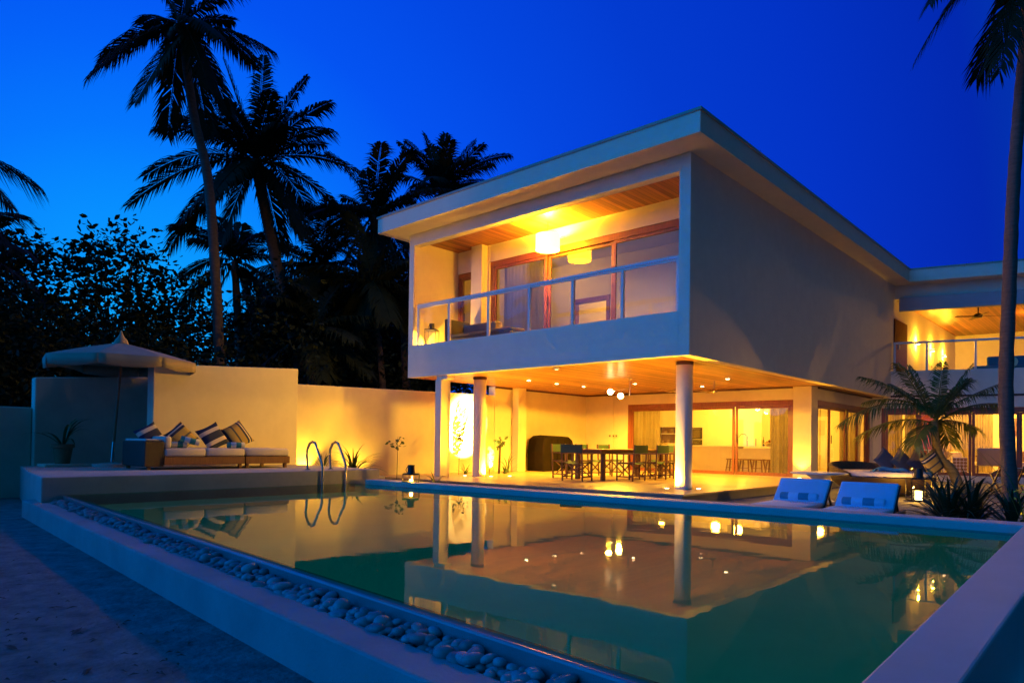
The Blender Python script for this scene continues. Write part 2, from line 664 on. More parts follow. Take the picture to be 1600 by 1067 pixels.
# overflow edge wall
m = MB()
m.prism([(XL, lip(XL) - .085), (XR + .02, lip(XR) - .085), (XR + .02, lip(XR)), (XL, lip(XL))], -1, .117)
struct(m.build('pool_overflow_edge', lip_m, bevel=.012))
# water
m = MB()
nx, ny = 40, 24
vs, fs = [], []
for j in range(ny + 1):
    for i in range(nx + 1):
        x0 = XL + .002
        x1 = XR + (XF - XR) * j / ny - .002
        x = x0 + (x1 - x0) * i / nx
        ya = lip(x) - .05
        vs.append((x, ya + (yf(x) - .004 - ya) * j / ny, ZW))
for j in range(ny):
    for i in range(nx):
        a = j * (nx + 1) + i
        fs.append((a, a + 1, a + nx + 2, a + nx + 1))
m.add(vs, fs)
struct(m.build('pool_water', wat, smooth=True))
# far and right copings
m = MB()
m.prism([(-10.02, yf(-10.02)), (-.43, yf(-.43)), (-.43, yf(-.43) + .34), (-10.02, yf(-10.02) + .34)], -.6, ZC + .002)
struct(m.build('pool_coping', coping_m, bevel=.01))
m = MB()
m.prism([(-.575, 1.2), (-.375, 1.2), (-.47, yf(-.47) - .002), (XF, yf(XF) - .002)], -.9, ZC)
struct(m.build('pool_side_coping', coping_m, bevel=.01))
# pebble channel: floor and outer wall
m = MB()
m.prism([(-10.6, lip(-10.6) - .23), (-.1, lip(-.1) - .23), (-.1, lip(-.1) - .08), (-10.6, lip(-10.6) - .08)], -.5, -.012)
struct(m.build('pebble_channel', stucco_b))
m = MB()
m.prism([(-11.0, lip(-11) - .43), (.3, lip(.3) - .43), (.3, lip(.3) - .22), (-11.0, lip(-11) - .22)], -.5, .035)
struct(m.build('channel_wall', mat('channel_plaster', (.29, .275, .28), .7, .16, 2.2, .15, 70), bevel=.012))

# raised deck at the left end
m = MB()
m.prism([(-10.3, 2.47), (-10.3, 7.72), (-13.2, 7.72), (-14.5, 7.4), (-15.3, 3.3), (-12.2, 2.75)], -.6, .36)
struct(m.build('raised_deck', stone_deck, bevel=.015))
m = MB()
m.box(-13.2, -10.9, 7.74, 8.3, -.4, .19)
struct(m.build('deck_step', stone_deck, bevel=.01))

# covered terrace slab
m = MB()
m.prism([(-14.4, 10.55), (-12, 10.55), (-6.05, 11.12), (-6.05, 19.6), (-14.4, 19.6)], -.4, -.03)
struct(m.build('terrace_base', riser_m))
m = MB()
m.prism([(-14.42, 10.5), (-12, 10.5), (-6.0, 11.08), (-6.0, 19.62), (-14.42, 19.62)], -.03, 0)
struct(m.build('terrace_floor', terr_m))
# ground-floor room floor
m = MB()
m.prism([(-14.4, 19.64), (-6.8, 19.64), (-6.8, 25.28), (-2.0, 26.62), (2.2, 27.8), (2.2, 32), (-9.2, 32), (-9.2, 27), (-14.4, 27)], -.4, .012)
struct(m.build('room_floor', mat('room_floor_tile', (.62, .54, .42), .3, .08, 2)))

# ------------------------------------------------------------------ pebbles
random.seed(11)


def pebble_mesh(k):
    bm = bmesh.new()
    bmesh.ops.create_icosphere(bm, subdivisions=2, radius=.5)
    sx, sy, sz = random.uniform(.8, 1.25), random.uniform(.75, 1.0), random.uniform(.5, .72)
    ph = [random.uniform(0, 6) for _ in range(3)]
    for v in bm.verts:
        c = v.co
        w = 1 + .10 * math.sin(3.1 * c.x + ph[0]) + .10 * math.sin(4 * c.y + ph[1]) + .06 * math.sin(5 * c.z + ph[2])
        v.co = Vector((c.x * sx * w, c.y * sy * w, c.z * sz * w))
    me = bpy.data.meshes.new('pebble')
    bm.to_mesh(me)
    bm.free()
    for p in me.polygons:
        p.use_smooth = True
    me.materials.append(pebble_m)
    return me


_N, _L = pebble_m.node_tree.nodes, pebble_m.node_tree.links
_oi = _N.new('ShaderNodeObjectInfo')
_mr = _N.new('ShaderNodeMapRange')
_mr.inputs[3].default_value = .62
_mr.inputs[4].default_value = 1.35
_L.new(_oi.outputs['Random'], _mr.inputs[0])
_mm = _N.new('ShaderNodeMix')
_mm.data_type = 'RGBA'
_mm.blend_type = 'MULTIPLY'
_mm.inputs[0].default_value = 1
_src = _N['Principled BSDF'].inputs['Base Color'].links[0].from_socket
_L.new(_src, _mm.inputs[6])
_L.new(_mr.outputs[0], _mm.inputs[7])
_L.new(_mm.outputs[2], _N['Principled BSDF'].inputs['Base Color'])
PM = [pebble_mesh(k) for k in range(9)]
spots = []
x = .15
while x > -10.3:
    for row in range(6):
        if random.random() < .93:
            d = random.uniform(.034, .072) if random.random() < .78 else random.uniform(.072, .10)
            px = x + random.uniform(-.03, .03)
            off = -.09 - d * .45 + -(row / 5) * (.13 - d * .6) + random.uniform(-.012, .012)
            spots.append((px, lip(px) + off, d, random.uniform(-.008, .035)))
    x -= .050
spots.sort(key=lambda s_: (Vector((s_[0], s_[1], 0)) - EYE).length / s_[2] ** .5)
far_m = MB()
n_ind = 0
for (px, py, d, dz) in spots:
    vis = px < -1.0
    if vis and n_ind < 280:
        o = bpy.data.objects.new('pebble', random.choice(PM))
        C.objects.link(o)
        o.location = (px, py, -.012 + d * .32 + dz + .045 * (1 - min(1, (lip(px) - .085 - py) / .12)))
        o.rotation_euler = (random.uniform(-.3, .3), random.uniform(-.3, .3), random.uniform(0, 6.3))
        o.scale = (d, d, d)
        tag(o, 'smooth white pebble in the near stretch of the channel beside the pool overflow edge', 'pebble', 'white pebbles in the pool channel')
        n_ind += 1
    else:
        mm = random.choice(PM)
        M_ = Matrix.Translation((px, py, -.012 + d * .32 + dz + .045 * (1 - min(1, (lip(px) - .085 - py) / .12)))) @ Matrix.Rotation(random.uniform(0, 6.3), 4, 'Z') @ Matrix.Scale(d, 4)
        far_m.add([v.co for v in mm.vertices], [tuple(p.vertices) for p in mm.polygons], M_)
tag(far_m.build('pebbles', pebble_m, smooth=True), 'white pebbles filling the far stretch of the pool channel', 'pebbles', kind='stuff')

# fallen leaves and bits on the sand
m = MB()
random.seed(5)
for k in range(230):
    px, py = random.uniform(-9, .2), random.uniform(.3, 1.6)
    py = min(py, lip(px) - .5)
    if random.random() < .5:
        px, py = random.uniform(-5, -.4), random.uniform(.7, 1.45)
        py = min(py, lip(px) - .5)
    l, w_ = random.uniform(.008, .035), random.uniform(.003, .011)
    if random.random() < .07:
        l, w_ = random.uniform(.05, .09), random.uniform(.014, .026)
    M_ = Matrix.Translation((px, py, ZS + .006)) @ Matrix.Rotation(random.uniform(0, 6.3), 4, 'Z') @ Matrix.Rotation(random.uniform(-.25, .25), 4, 'X')
    m.add([(-l, 0, 0), (0, -w_, .006), (l, 0, .002), (0, w_, .006), (0, 0, .012)], [(0, 1, 4), (1, 2, 4), (2, 3, 4), (3, 0, 4)], M_)
tag(m.build('leaf_litter', mat('dry_leaf', (.055, .040, .028), .8, .5, 3)), 'small dry leaves and twigs scattered on the sand', 'leaf litter', kind='stuff')

# ================================================================== GARDEN WALLS
m = MB()
m.prism([(-13.28, 4.78), (-13.0, 4.78), (-13.0, 7.62), (-13.28, 7.62)], .36, [2.19, 2.19, 2.35, 2.35])
tag(m.build('garden_wall', stucco, bevel=.01), 'tall pale wall panel directly behind the striped cushions of the daybed', 'wall')
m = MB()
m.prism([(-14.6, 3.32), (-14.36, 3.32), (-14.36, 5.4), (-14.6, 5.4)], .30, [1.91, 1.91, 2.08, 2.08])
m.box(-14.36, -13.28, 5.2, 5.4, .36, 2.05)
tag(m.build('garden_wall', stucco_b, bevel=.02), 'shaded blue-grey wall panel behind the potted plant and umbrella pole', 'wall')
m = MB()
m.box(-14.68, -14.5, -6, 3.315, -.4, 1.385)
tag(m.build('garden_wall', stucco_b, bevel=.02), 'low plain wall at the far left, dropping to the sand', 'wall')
m = MB()
m.prism([(-14.68, 7.0), (-14.44, 7.0), (-14.44, 15.02), (-14.68, 15.02)], -.3, [2.13, 2.13, 2.29, 2.29])
tag(m.build('garden_wall', stucco, bevel=.008), 'long amber-lit wall running from the daybed to the house', 'wall')

# ================================================================== VILLA
X0, X1, Y0, YB = -14.39, -6.22, 11.644, 25.47
villa = T('villa', 'white two storey villa with a timber lined balcony, slim round columns and lit ground floor', 'house', (0, 0, 0))


def vp(mb, name, m_, parent=villa, **k):
    return mb.build(name, m_, parent, **k)


# upper storey shell
m = MB()
m.box(X0, -6.45, Y0, Y0 + .18, SH, 3.385)
vp(m, 'balcony_parapet', stucco, bevel=.006)
m = MB()
m.box(X0, -6.452, Y0 + .002, Y0 + .2, 6.02, 6.32)            # header over the balcony
m.box(X0, -14.2, Y0 + .2, 13.2, 3.387, 6.32)
m.box(X0, -14.2, Y0 + .001, Y0 + .2, 3.387, 6.018)              # left return
m.box(X0, -14.2, 13.2, 28, SH + .02, 6.32)                    # left side
m.box(-6.45, X1, Y0 - .001, 27.4, SH - .004, 6.321)           # right side
vp(m, 'upper_wall', stucco)
m = MB()
m.box(-14.2, -13.35, 13.22, 13.4, 5.55, 6.32)
m.box(-13.35, -12.95, 13.2, 13.42, 3.0, 6.32)
m.box(-12.95, -7.0, 13.22, 13.4, 5.70, 6.32)
m.box(-7.0, -6.45, 13.22, 13.4, 3.0, 6.32)
m.box(-13.42, -13.02, 12.98, 13.2, 3.0, 6.14)                 # pier by the small door
m.box(-6.62, -6.45, 12.9, 13.22, 3.0, 6.14)
vp(m, 'balcony_wall', stucco)
m = MB()
m.box(-14.2, -6.45, Y0 + .185, 19, 2.62, 3.10)
vp(m, 'balcony_floor', stone_deck)
m = MB()
m.box(-14.2, -6.452, Y0 + .2, 13.22, 6.15, 6.2)
vp(m, 'balcony_ceiling', ceil_m)
m = MB()
m.box(-14.2, -6.45, Y0 + .19, Y0 + .205, 6.012, 6.15)
vp(m, 'ceiling_trim', rail_m)
# roof slab with a thin flashing
m = MB()
RO = .52
th = R(16)
UX, UY = math.cos(th), math.sin(th)
WO = Vector((-6.78, 25.25, 0))


def wp(u, v):
    return (WO.x + u * UX - v * UY, WO.y + u * UY + v * UX)


rl, rr, rf = X0 - RO, X1 + RO, Y0 - .6525
ic = (rr, 25.5)
e1, e2 = wp(9, -.09), wp(9, 12)
m.prism([(rl, rf), (rr, rf), ic, e1, e2, (rl, 38)], 6.322, 6.70)
roof = vp(m, 'roof', stucco)
m = MB()
f = .03
e1b = wp(9, -.12)
m.prism([(rl - f, rf - f), (rr + f, rf - f), (ic[0] + f, ic[1] - .02), e1b, e2, (rl - f, 38)], 6.70, 6.752)
vp(m, 'flashing', flash_m, roof)

# soffit over the terrace
m = MB()
m.prism([(X0 + .004, Y0 + .01), (X1 - .004, Y0 + .01), (X1 - .004, 25.3), (-6.9, 25.2), (-6.9, 19.7), (X0 + .004, 19.7)], SH + .004, SH + .05)
vp(m, 'soffit', soffit_m)
m = MB()
m.box(-14.4, -7.28, 19.56, 19.628, 2.50, SH + .003)
m.box(-14.45, -14.38, 15.03, 19.56, 2.50, SH + .003)
m.box(-6.775, -6.72, 20.14, 25.2, 2.50, SH + .003)
vp(m, 'soffit_trim', dark_timber)
# columns
for (cx, cy) in ((-6.84, 12.62), (-12.66, 12.62)):
    m = MB()
    m.lathe([(.165, .0), (.165, SH - .07)], 40, (cx, cy, 0))
    c = vp(m, 'column', stucco, smooth=True)
    m = MB()
    m.lathe([(.178, SH - .07), (.178, SH)], 40, (cx, cy, 0))
    vp(m, 'column_cap', dark_timber, c, smooth=True)
m = MB()
m.box(-13.30, -13.08, 11.66, 11.98, 0, SH - .1)
vp(m, 'pier', stucco, bevel=.006)
m = MB()
m.box(-14.38, -14.12, 15.75, 16.1, 0, SH)
vp(m, 'pier', stucco, bevel=.006)
m = MB()
m.box(-7.26, -6.76, 19.60, 20.1, 0, SH)
vp(m, 'pier', stucco, bevel=.006)
# beam ends between piers (white downstands)
m = MB()
m.box(-13.30, -12.9, 11.70, 11.94, SH - .1, SH + .002)
vp(m, 'beam', stucco)
# ground floor walls
m = MB()
m.box(-14.68, -14.42, 15.02, 28, -.2, SH)                      # left side wall
m.box(-14.42, -13.3, 19.63, 19.85, 0, SH)
m.box(-13.3, -12.74, 19.68, 19.85, 0, SH)
m.box(-12.74, -7.26, 19.66, 19.85, 2.19, SH)
vp(m, 'ground_wall', stucco)
m = MB()
m.box(-6.98, -6.80, 20.1, 25.2, 2.19, SH)
m.box(-6.98, -6.72, 25.2, 25.42, 0, SH - .05)
vp(m, 'side_wall', stucco)
# room shell behind
m = MB()
m.box(-14.42, -9.0, 26.8, 27.0, 0, 2.5)
m.box(-9.2, -9.0, 27.0, 31.5, 0, 2.5)
m.box(-9.0, 2.2, 31.3, 31.5, 0, 2.5)
m.box(2.0, 2.2, 27.9, 31.3, 0, 2.5)
vp(m, 'room_wall', room_m)
m = MB()
m.prism([(-14.42, 19.86), (-7.0, 19.86), (-7.0, 25.25), wp(.1, .15), wp(9, .15), (2.2, 31.5), (-9.2, 31.5), (-9.2, 27), (-14.42, 27)], 2.505, 2.54)
vp(m, 'room_ceiling', room_m)


def sliding_door(x0, x1, z0, z1, y, stiles, frame=.13, M=None, parent=villa, sash=.075, glass=pane_m, tim=timber):
    """timber frame in the plane y (local), glass between the stiles"""
    m = MB(M)
    m.box(x0, x1, y - .07, y + .09, z1 - frame, z1)
    m.box(x0, x0 + frame * .8, y - .068, y + .088, z0, z1 - frame)
    m.box(x1 - frame * .8, x1, y - .068, y + .088, z0, z1 - frame)
    d = m.build('sliding_door', tim, parent, bevel=.006)
    edges = [x0 + frame * .8] + list(stiles) + [x1 - frame * .8]
    for i in range(len(edges) - 1):
        a, b = edges[i] + .004, edges[i + 1] - .004
        yy = y + (.02 if i % 2 else -.03)
        m = MB(M)
        m.box(a, b, yy - .02, yy + .02, z0, z0 + .11)
        m.box(a, b, yy - .02, yy + .02, z1 - frame - .075, z1 - frame - .003)
        m.box(a, a + sash, yy - .02, yy + .02, z0 + .11, z1 - frame - .075)
        m.box(b - sash, b, yy - .02, yy + .02, z0 + .11, z1 - frame - .075)
        m.build('sash', tim, d, bevel=.004)
        m = MB(M)
        m.add([(a + sash, yy, z0 + .11), (b - sash, yy, z0 + .11), (b - sash, yy, z1 - frame - .075), (a + sash, yy, z1 - frame - .075)], [(0, 1, 2, 3)])
        m.build('pane', glass, d)
    m = MB(M)
    q = stiles[0] if stiles else x0 + .2
    m.bar((q + .05, y - .06, (z0 + z1) / 2 - .12), (q + .05, y - .06, (z0 + z1) / 2 + .12), .02)
    m.build('handle', black_metal, d)
    return d


# kitchen doors, facing the terrace
sliding_door(-12.74, -7.262, .0, 2.185, 19.76, [-9.02], .15)
# side doors along x = -6.8 (local x runs along world y)
MS = Matrix(((0, -1, 0, -6.86), (1, 0, 0, 0), (0, 0, 1, 0), (0, 0, 0, 1)))
sliding_door(20.1, 25.2, .0, 2.185, 0, [21.33, 22.9, 24.0], .15, MS)
# balcony doors
sliding_door(-12.95, -7.0, 3.1, 5.70, 13.31, [-11.0, -9.03], .15)
sliding_door(-14.2, -13.42, 3.1, 5.55, 13.31, [], .12)

# balcony railing
rail = MB()
rail.box(-14.08, -6.452, Y0 + .03, Y0 + .11, 4.39, 4.445)
rail = vp(rail, 'balcony_railing', rail_m, bevel=.005)
posts = [-14.05, -12.865, -11.49, -10.205, -8.985, -7.735, -6.49]
for px in posts:
    m = MB()
    m.box(px - .035, px + .035, Y0 + .04, Y0 + .10, 3.385, 4.39)
    m.build('post', rail_m, rail, bevel=.004)
for a, b in zip(posts[:-1], posts[1:]):
    m = MB()
    m.add([(a + .036, Y0 + .07, 3.39), (b - .036, Y0 + .07, 3.39), (b - .036, Y0 + .07, 4.388), (a + .036, Y0 + .07, 4.388)], [(0, 1, 2, 3)])
    m.build('glass_panel', rail_glass, rail)
    m = MB()
    m.box(a + .036, b - .036, Y0 + .05, Y0 + .09, 4.345, 4.389)
    m.build('under_rail', rail_m, rail)

# upstairs room behind the balcony doors
m = MB()
m.box(-14.2, -12.25, 16.0, 16.12, 3.1, 6.1)
m.box(-12.25, -11.0, 16.0, 16.12, 5.0, 6.1)
m.box(-11.0, -6.46, 16.0, 16.12, 3.1, 6.1)
m.box(-14.2, -6.46, 18.0, 18.15, 3.1, 6.1)
vp(m, 'bedroom_wall', room_m)
m = MB()
m.box(-14.2, -6.46, 13.42, 18.15, 6.1, 6.14)
vp(m, 'bedroom_ceiling', room_m)

m = MB()
m.box(-12.28, -12.16, 15.97, 16.15, 3.1, 5.03)
m.box(-11.09, -10.97, 15.97, 16.15, 3.1, 5.03)
m.box(-12.16, -11.09, 15.97, 16.15, 4.91, 5.03)
vp(m, 'bedroom_doorway', timber, bevel=.005)
m = MB()
m.rbox(-9.6, -7.6, 14.4, 15.9, 3.1, 3.75, .08)
vp(m, 'bed', mat('bed_linen', (.45, .40, .38), .9, .06, 4), smooth=True)
# ------------------------------------------------------------------ the right wing (turned 16 degrees)
MW = Matrix(((UX, -UY, 0, WO.x), (UY, UX, 0, WO.y), (0, 0, 1, 0), (0, 0, 0, 1)))
m = MB(MW)
m.box(.585, 9, -.02, .16, 2.60, 3.40)
vp(m, 'wing_parapet', stucco)
m = MB(MW)
m.box(.585, 9, -.03, .1, 2.535, 2.598)
vp(m, 'wing_trim', dark_timber)
m = MB(MW)
m.box(.30, 9, .0, .18, 2.19, 2.534)
m.box(.05, .32, .0, .18, 0, 2.534)
vp(m, 'wing_ground_wall', stucco)
m = MB(MW)
m.box(.62, 9, .46, .62, 5.86, 6.32)
vp(m, 'wing_upper_wall', stucco)
m = MB(MW)
m.box(.84, 9, .28, .455, 5.43, 5.88)
vp(m, 'blind_box', mat('blind_fabric', (.40, .36, .36), .8, .05, 4), bevel=.01)
m = MB(MW)
m.box(-1.6, 9, .17, 11, 2.56, 2.62)
vp(m, 'wing_floor', stone_deck)
m = MB()
a, b, c_, d_ = wp(.62, .63), wp(9, .63), wp(9, 12), (-6.22, 37)
m.prism([a, b, c_, d_], 5.86, 5.9)
vp(m, 'wing_ceiling', ceil_m)
m = MB()
m.box(-6.45, -6.22, 27.41, 37, 2.62, 6.3)
m.prism([(-6.22, 36), wp(9, 9), wp(9, 9.2), (-6.22, 36.3)], 2.62, 5.86)
vp(m, 'wing_upper_wall', stucco)
m = MB()
m.box(-6.215, -6.17, 25.75, 27.35, 2.63, 5.2)
dd = vp(m, 'upper_door', matte_timber, bevel=.005)
m = MB()
m.bar((-6.14, 26.1, 4.2), (-6.14, 26.1, 4.45), .05)
m.build('handle', brass_m, dd)
# wing railing
m = MB(MW)
m.box(.66, 9, .03, .10, 4.30, 4.365)
wr = vp(m, 'wing_railing', rail_m, bevel=.005)
for u in (.70, 1.62, 2.95, 4.3, 5.7, 7.1):
    m = MB(MW)
    m.box(u - .03, u + .03, .04, .09, 3.40, 4.30)
    m.build('post', rail_m, wr)
for a, b in ((.70, 1.62), (1.62, 2.95), (2.95, 4.3), (4.3, 5.7), (5.7, 7.1)):
    m = MB(MW)
    m.add([(a + .031, .065, 3.405), (b - .031, .065, 3.405), (b - .031, .065, 4.298), (a + .031, .065, 4.298)], [(0, 1, 2, 3)])
    m.build('glass_panel', rail_glass, wr)
# wing ground floor doors
sliding_door(.32, 9.0, .0, 2.185, .10, [1.40, 2.86, 4.1, 5.4, 7.0], .15, MW)
m = MB()
m.box(-8.98, -8.7, 27.0, 27.15, 0, 2.5)
vp(m, 'room_wall', room_m)

# recessed downlights in the terrace soffit
for (dx, dy) in ((-12.2, 14.0), (-12.2, 15.2), (-12.15, 16.4), (-10.4, 16.4), (-7.72, 16.45), (-9.3, 18.2), (-12.4, 18.3)):
    m = MB()
    m.lathe([(.052, -.012), (.066, -.010), (.066, .0)], 20, (dx, dy, SH + .002))
    d = vp(m, 'downlight', rail_m)
    m = MB()
    m.lathe([(.046, -.0145), (.0460, -.0125)], 20, (dx, dy, SH + .002))
    m.build('lens', disc_m, d)
    lamp('downlight_lamp', 'SPOT', (dx, dy, SH - .03), 85, WARM, villa, .03, (dx, dy, 0), R(125), .7)

# ================================================================== LAMPS
def ground_light(x, y, z, label, power=9, aim=None, size=R(75), radius=.03, col=WARM):
    t = T('ground_light', label, 'ground light', (x, y, z), 0, 'ground lights at walls and columns')
    m = MB()
    m.lathe([(.058, 0), (.058, .006), (.045, .010)], 20)
    m.build('rim', steel, t, smooth=True)
    m = MB()
    m.lathe([(.044, .0095), (.044, .0112)], 20)
    m.build('lens', ground_disc, t)
    a = (aim[0] - x, aim[1] - y, aim[2] - z) if aim else (0, 0, 3)
    lamp('ground_lamp', 'SPOT', (0, 0, .03), power, col, t, radius, a if aim else None, size, .6)
    if not aim:
        t.children[-1].rotation_euler = (PI, 0, 0)
    return t


ground_light(-7.02, 12.28, 0, 'small floor light at the foot of the nearer round column, on its left', 120, (-6.90, 12.52, 1.1), R(150))
ground_light(-6.56, 12.72, 0, 'small floor light at the foot of the nearer round column, on its right', 1.0, (-6.8, 12.62, 2.2), R(80))
ground_light(-12.94, 12.40, 0, 'small floor light at the foot of the farther round column, on its left', 1.5, (-12.7, 12.6, 2.2), R(80))
ground_light(-12.34, 12.74, 0, 'small floor light at the foot of the farther round column, on its right', 110, (-12.58, 12.66, 1.1), R(150))
ground_light(-7.0, 19.40, 0, 'floor light glowing at the foot of the square corner pier by the kitchen doors', 30, (-7.0, 19.6, 2.4), R(80))
ground_light(-14.30, 8.62, -.02, 'uplight at the left end of the amber wall, just past the tall wall panel', 60, (-14.43, 8.72, 1.0), R(80))
ground_light(-12.2, 13.30, 0, 'narrow spotlight throwing a bright pool on the garden wall behind the farther column', 1700, (-14.44, 13.78, 1.22), R(38), .006, (1, .66, .20))
ground_light(-13.9, 9.9, -.1, 'uplight hidden behind the plants along the amber wall', 15, (-14.44, 10.05, .85), R(100))

m = MB()  # added soffit fixture, supplies the warm light on the daybed wall
m.lathe([(.045, -.05), (.062, -.045), (.062, .0)], 20, (-9.6, 11.95, SH + .002))
d = vp(m, 'added_downlight', rail_m)
m = MB()
m.lathe([(.04, -.054), (.04, -.052)], 20, (-9.6, 11.95, SH + .002))
m.build('lens', disc_soft, d)
lamp('added_deck_lamp', 'SPOT', (-9.62, 11.9, SH - .09), 175, WARM, villa, .05, (-13.0, 5.7, 1.1), R(52), .8)
# drum pendant on the balcony
t = T('pendant_lamp', 'white drum shade pendant lamp glowing under the balcony ceiling', 'pendant lamp', (-10.52, 12.70, 5.655))
m = MB()
m.lathe([(.29, -.185), (.29, .185)], 40)
m.lathe([(.284, .185), (.284, -.185)], 40)
vs_ = [f for f in m.f if len(f) == 4]
m.f = vs_
m.build('shade', shade_m, t, smooth=True)
m = MB()
m.lathe([(.0, -.172), (.282, -.172)], 40)
m.build('diffuser', glow('diffuser_glow', (1, .46, .013), 105), t)
m = MB()
m.tube([(0, 0, .1), (0, 0, .49)], .008, 6)
m.tube([(-.284, 0, .17), (.284, 0, .17)], .006, 6)
m.build('cord', black_metal, t)
lamp('pendant_bulb', 'POINT', (0, 0, .10), 190, WARM, t, .07)

# globe pendant over the dining table
t = T('globe_pendant', 'ceiling rod with two glowing white glass globes on a thin arm above the dining table', 'pendant lamp', (-9.72, 15.1, 0))
m = MB()
m.tube([(0, 0, 2.12), (0, 0, SH)], .014, 8)
m.tube([(-.62, -.03, 2.262), (.1, .03, 2.30)], .009, 6)
m.tube([(-.32, .0, 2.278), (-.32, 0, 2.17)], .007, 6)
m.lathe([(.05, SH - .03), (.06, SH)], 20)
m.build('rod', brass_m, t)
for q, (gx, gz) in enumerate(((-.60, 2.235), (-.28, 2.118))):
    m = MB()
    m.lathe([(.001, -.078), (.045, -.065), (.072, -.03), (.079, 0), (.072, .03), (.045, .065), (.001, .078)], 20, (gx, 0, gz))
    m.build('globe', bulb_m, t, smooth=True)
lamp('globe_bulb', 'SPOT', (-.60, 0, 2.20), 320, WARM, t, .07, (-.60, 0, 0), R(177), .04)
lamp('globe_bulb', 'SPOT', (-.28, 0, 2.08), 320, WARM, t, .07, (-.28, 0, 0), R(177), .04)

# ceiling fans
def fan(x, y, rz, label):
    t = T('ceiling_fan', label, 'ceiling fan', (x, y, 0), rz, 'terrace ceiling fans')
    m = MB()
    m.tube([(0, 0, 2.30), (0, 0, SH)], .016, 8)
    m.lathe([(.02, 2.24), (.075, 2.25), (.085, 2.29), (.06, 2.33), (.02, 2.34)], 20)
    m.build('motor', brass_m, t, smooth=True)
    for k in range(3):
        m = MB()
        a = 2 * PI * k / 3
        M_ = Matrix.Rotation(a, 4, 'Z') @ Matrix.Translation((0, 0, 2.285)) @ Matrix.Rotation(R(7), 4, 'X')
        m.box(.08, .66, -.05, .05, -.006, .006, M_)
        m.build('blade', teak, t)
    return t


fan(-9.0, 16.2, .35, 'ceiling fan just right of the two glowing globes')
fan(-8.3, 16.9, .2, 'ceiling fan partly hidden behind the nearer round column')


def lantern(x, y, z, w, h, label, power, rz=0, fr=.016, candle=True):
    t = T('lantern', label, 'lantern', (x, y, z), rz, 'candle lanterns')
    m = MB()
    b = w / 2
    for sx in (-1, 1):
        for sy in (-1, 1):
            m.box(sx * b - fr / 2, sx * b + fr / 2, sy * b - fr / 2, sy * b + fr / 2, fr, h - fr)
    for z0 in (0, h - fr):
        m.box(-b - fr / 2, b + fr / 2, -b - fr / 2, -b + fr / 2, z0, z0 + fr)
        m.box(-b - fr / 2, b + fr / 2, b - fr / 2, b + fr / 2, z0, z0 + fr)
        m.box(-b - fr / 2, -b + fr / 2, -b + fr / 2, b - fr / 2, z0, z0 + fr)
        m.box(b - fr / 2, b + fr / 2, -b + fr / 2, b - fr / 2, z0, z0 + fr)
    m.build('frame', black_metal, t)
    m = MB()
    m.box(-b, b, -b, b, .002, .012)
    m.build('base', black_metal, t)
    m = MB()
    r = .3 * w
    m.prism([(-b, -b), (b, -b), (b, b), (-b, b)], h, h + .012)
    m.lathe([(r * .9, h + .012), (r * .75, h + .05 * w / .3), (r * .7, h + .16 * w / .3), (r * .8, h + .17 * w / .3)], 16)
    m.tube([(-r * .7, 0, h + .15 * w / .3), (-r * 1.1, 0, h + .08 * w / .3), (-r * .9, 0, h + .03 * w / .3)], .006, 6)
    m.build('cap', black_metal, t)
    m = MB()
    g = b - fr * .2
    m.add([(-g, -g, fr), (g, -g, fr), (g, -g, h - fr), (-g, -g, h - fr)], [(0, 1, 2, 3)])
    m.add([(g, -g, fr), (g, g, fr), (g, g, h - fr), (g, -g, h - fr)], [(0, 1, 2, 3)])
    m.add([(-g, g, fr), (g, g, fr), (g, g, h - fr), (-g, g, h - fr)], [(0, 1, 2, 3)])
    m.add([(-g, -g, fr), (-g, g, fr), (-g, g, h - fr), (-g, -g, h - fr)], [(0, 1, 2, 3)])
    m.build('pane', lan_glass, t)
    if candle:
        m = MB()
        ch = h * .42
        m.lathe([(w * .17, .012), (w * .17, ch), (w * .1, ch + .002)], 20)
        m.build('candle', candle_m, t, smooth=True)
        lamp('candle_lamp', 'POINT', (0, 0, ch + .05), power, WARM2, t, .03)
    else:
        m = MB()
        m.lathe([(.03, .012), (.03, .035), (.01, .037)], 12)
        m.build('candle', candle_m, t, smooth=True)
        lamp('candle_lamp', 'POINT', (0, 0, .06), power, WARM2, t, .02)
    return t


lantern(-3.34, 15.75, ZS + .02, .36, .44, 'big black lantern with a glowing candle on the sand behind the second lounger', 14, R(30))
lantern(-4.5, 22.4, ZS + .02, .36, .46, 'smaller-looking black lantern far back beside the round wicker daybed', 10, R(25))
lantern(-9.05, 7.43, ZC + .004, .27, .125, 'low wide black lantern standing on the pool coping', 3.2, R(47), .008, False)
lantern(-13.85, 11.99, 3.30, .30, .50, 'thin wire lantern at the left end of the balcony behind the glass railing', 24, R(30), .012, False)

t = T('wall_lamp', 'small wall lamp high on the left outer side of the villa, facing the palms', 'wall lamp', (-14.40, 11.95, 6.02))
m = MB()
m.box(-.13, 0, -.06, .06, -.05, .05)
m.build('body', rail_m, t)
m = MB()
m.box(-.11, -.02, -.045, .045, -.056, -.051)
m.build('lens', disc_m, t)
lamp('wall_bulb', 'SPOT', (-.10, 0, -.08), 45, WARM, t, .03, (-3.0, 0, -2.6), R(150), .5)
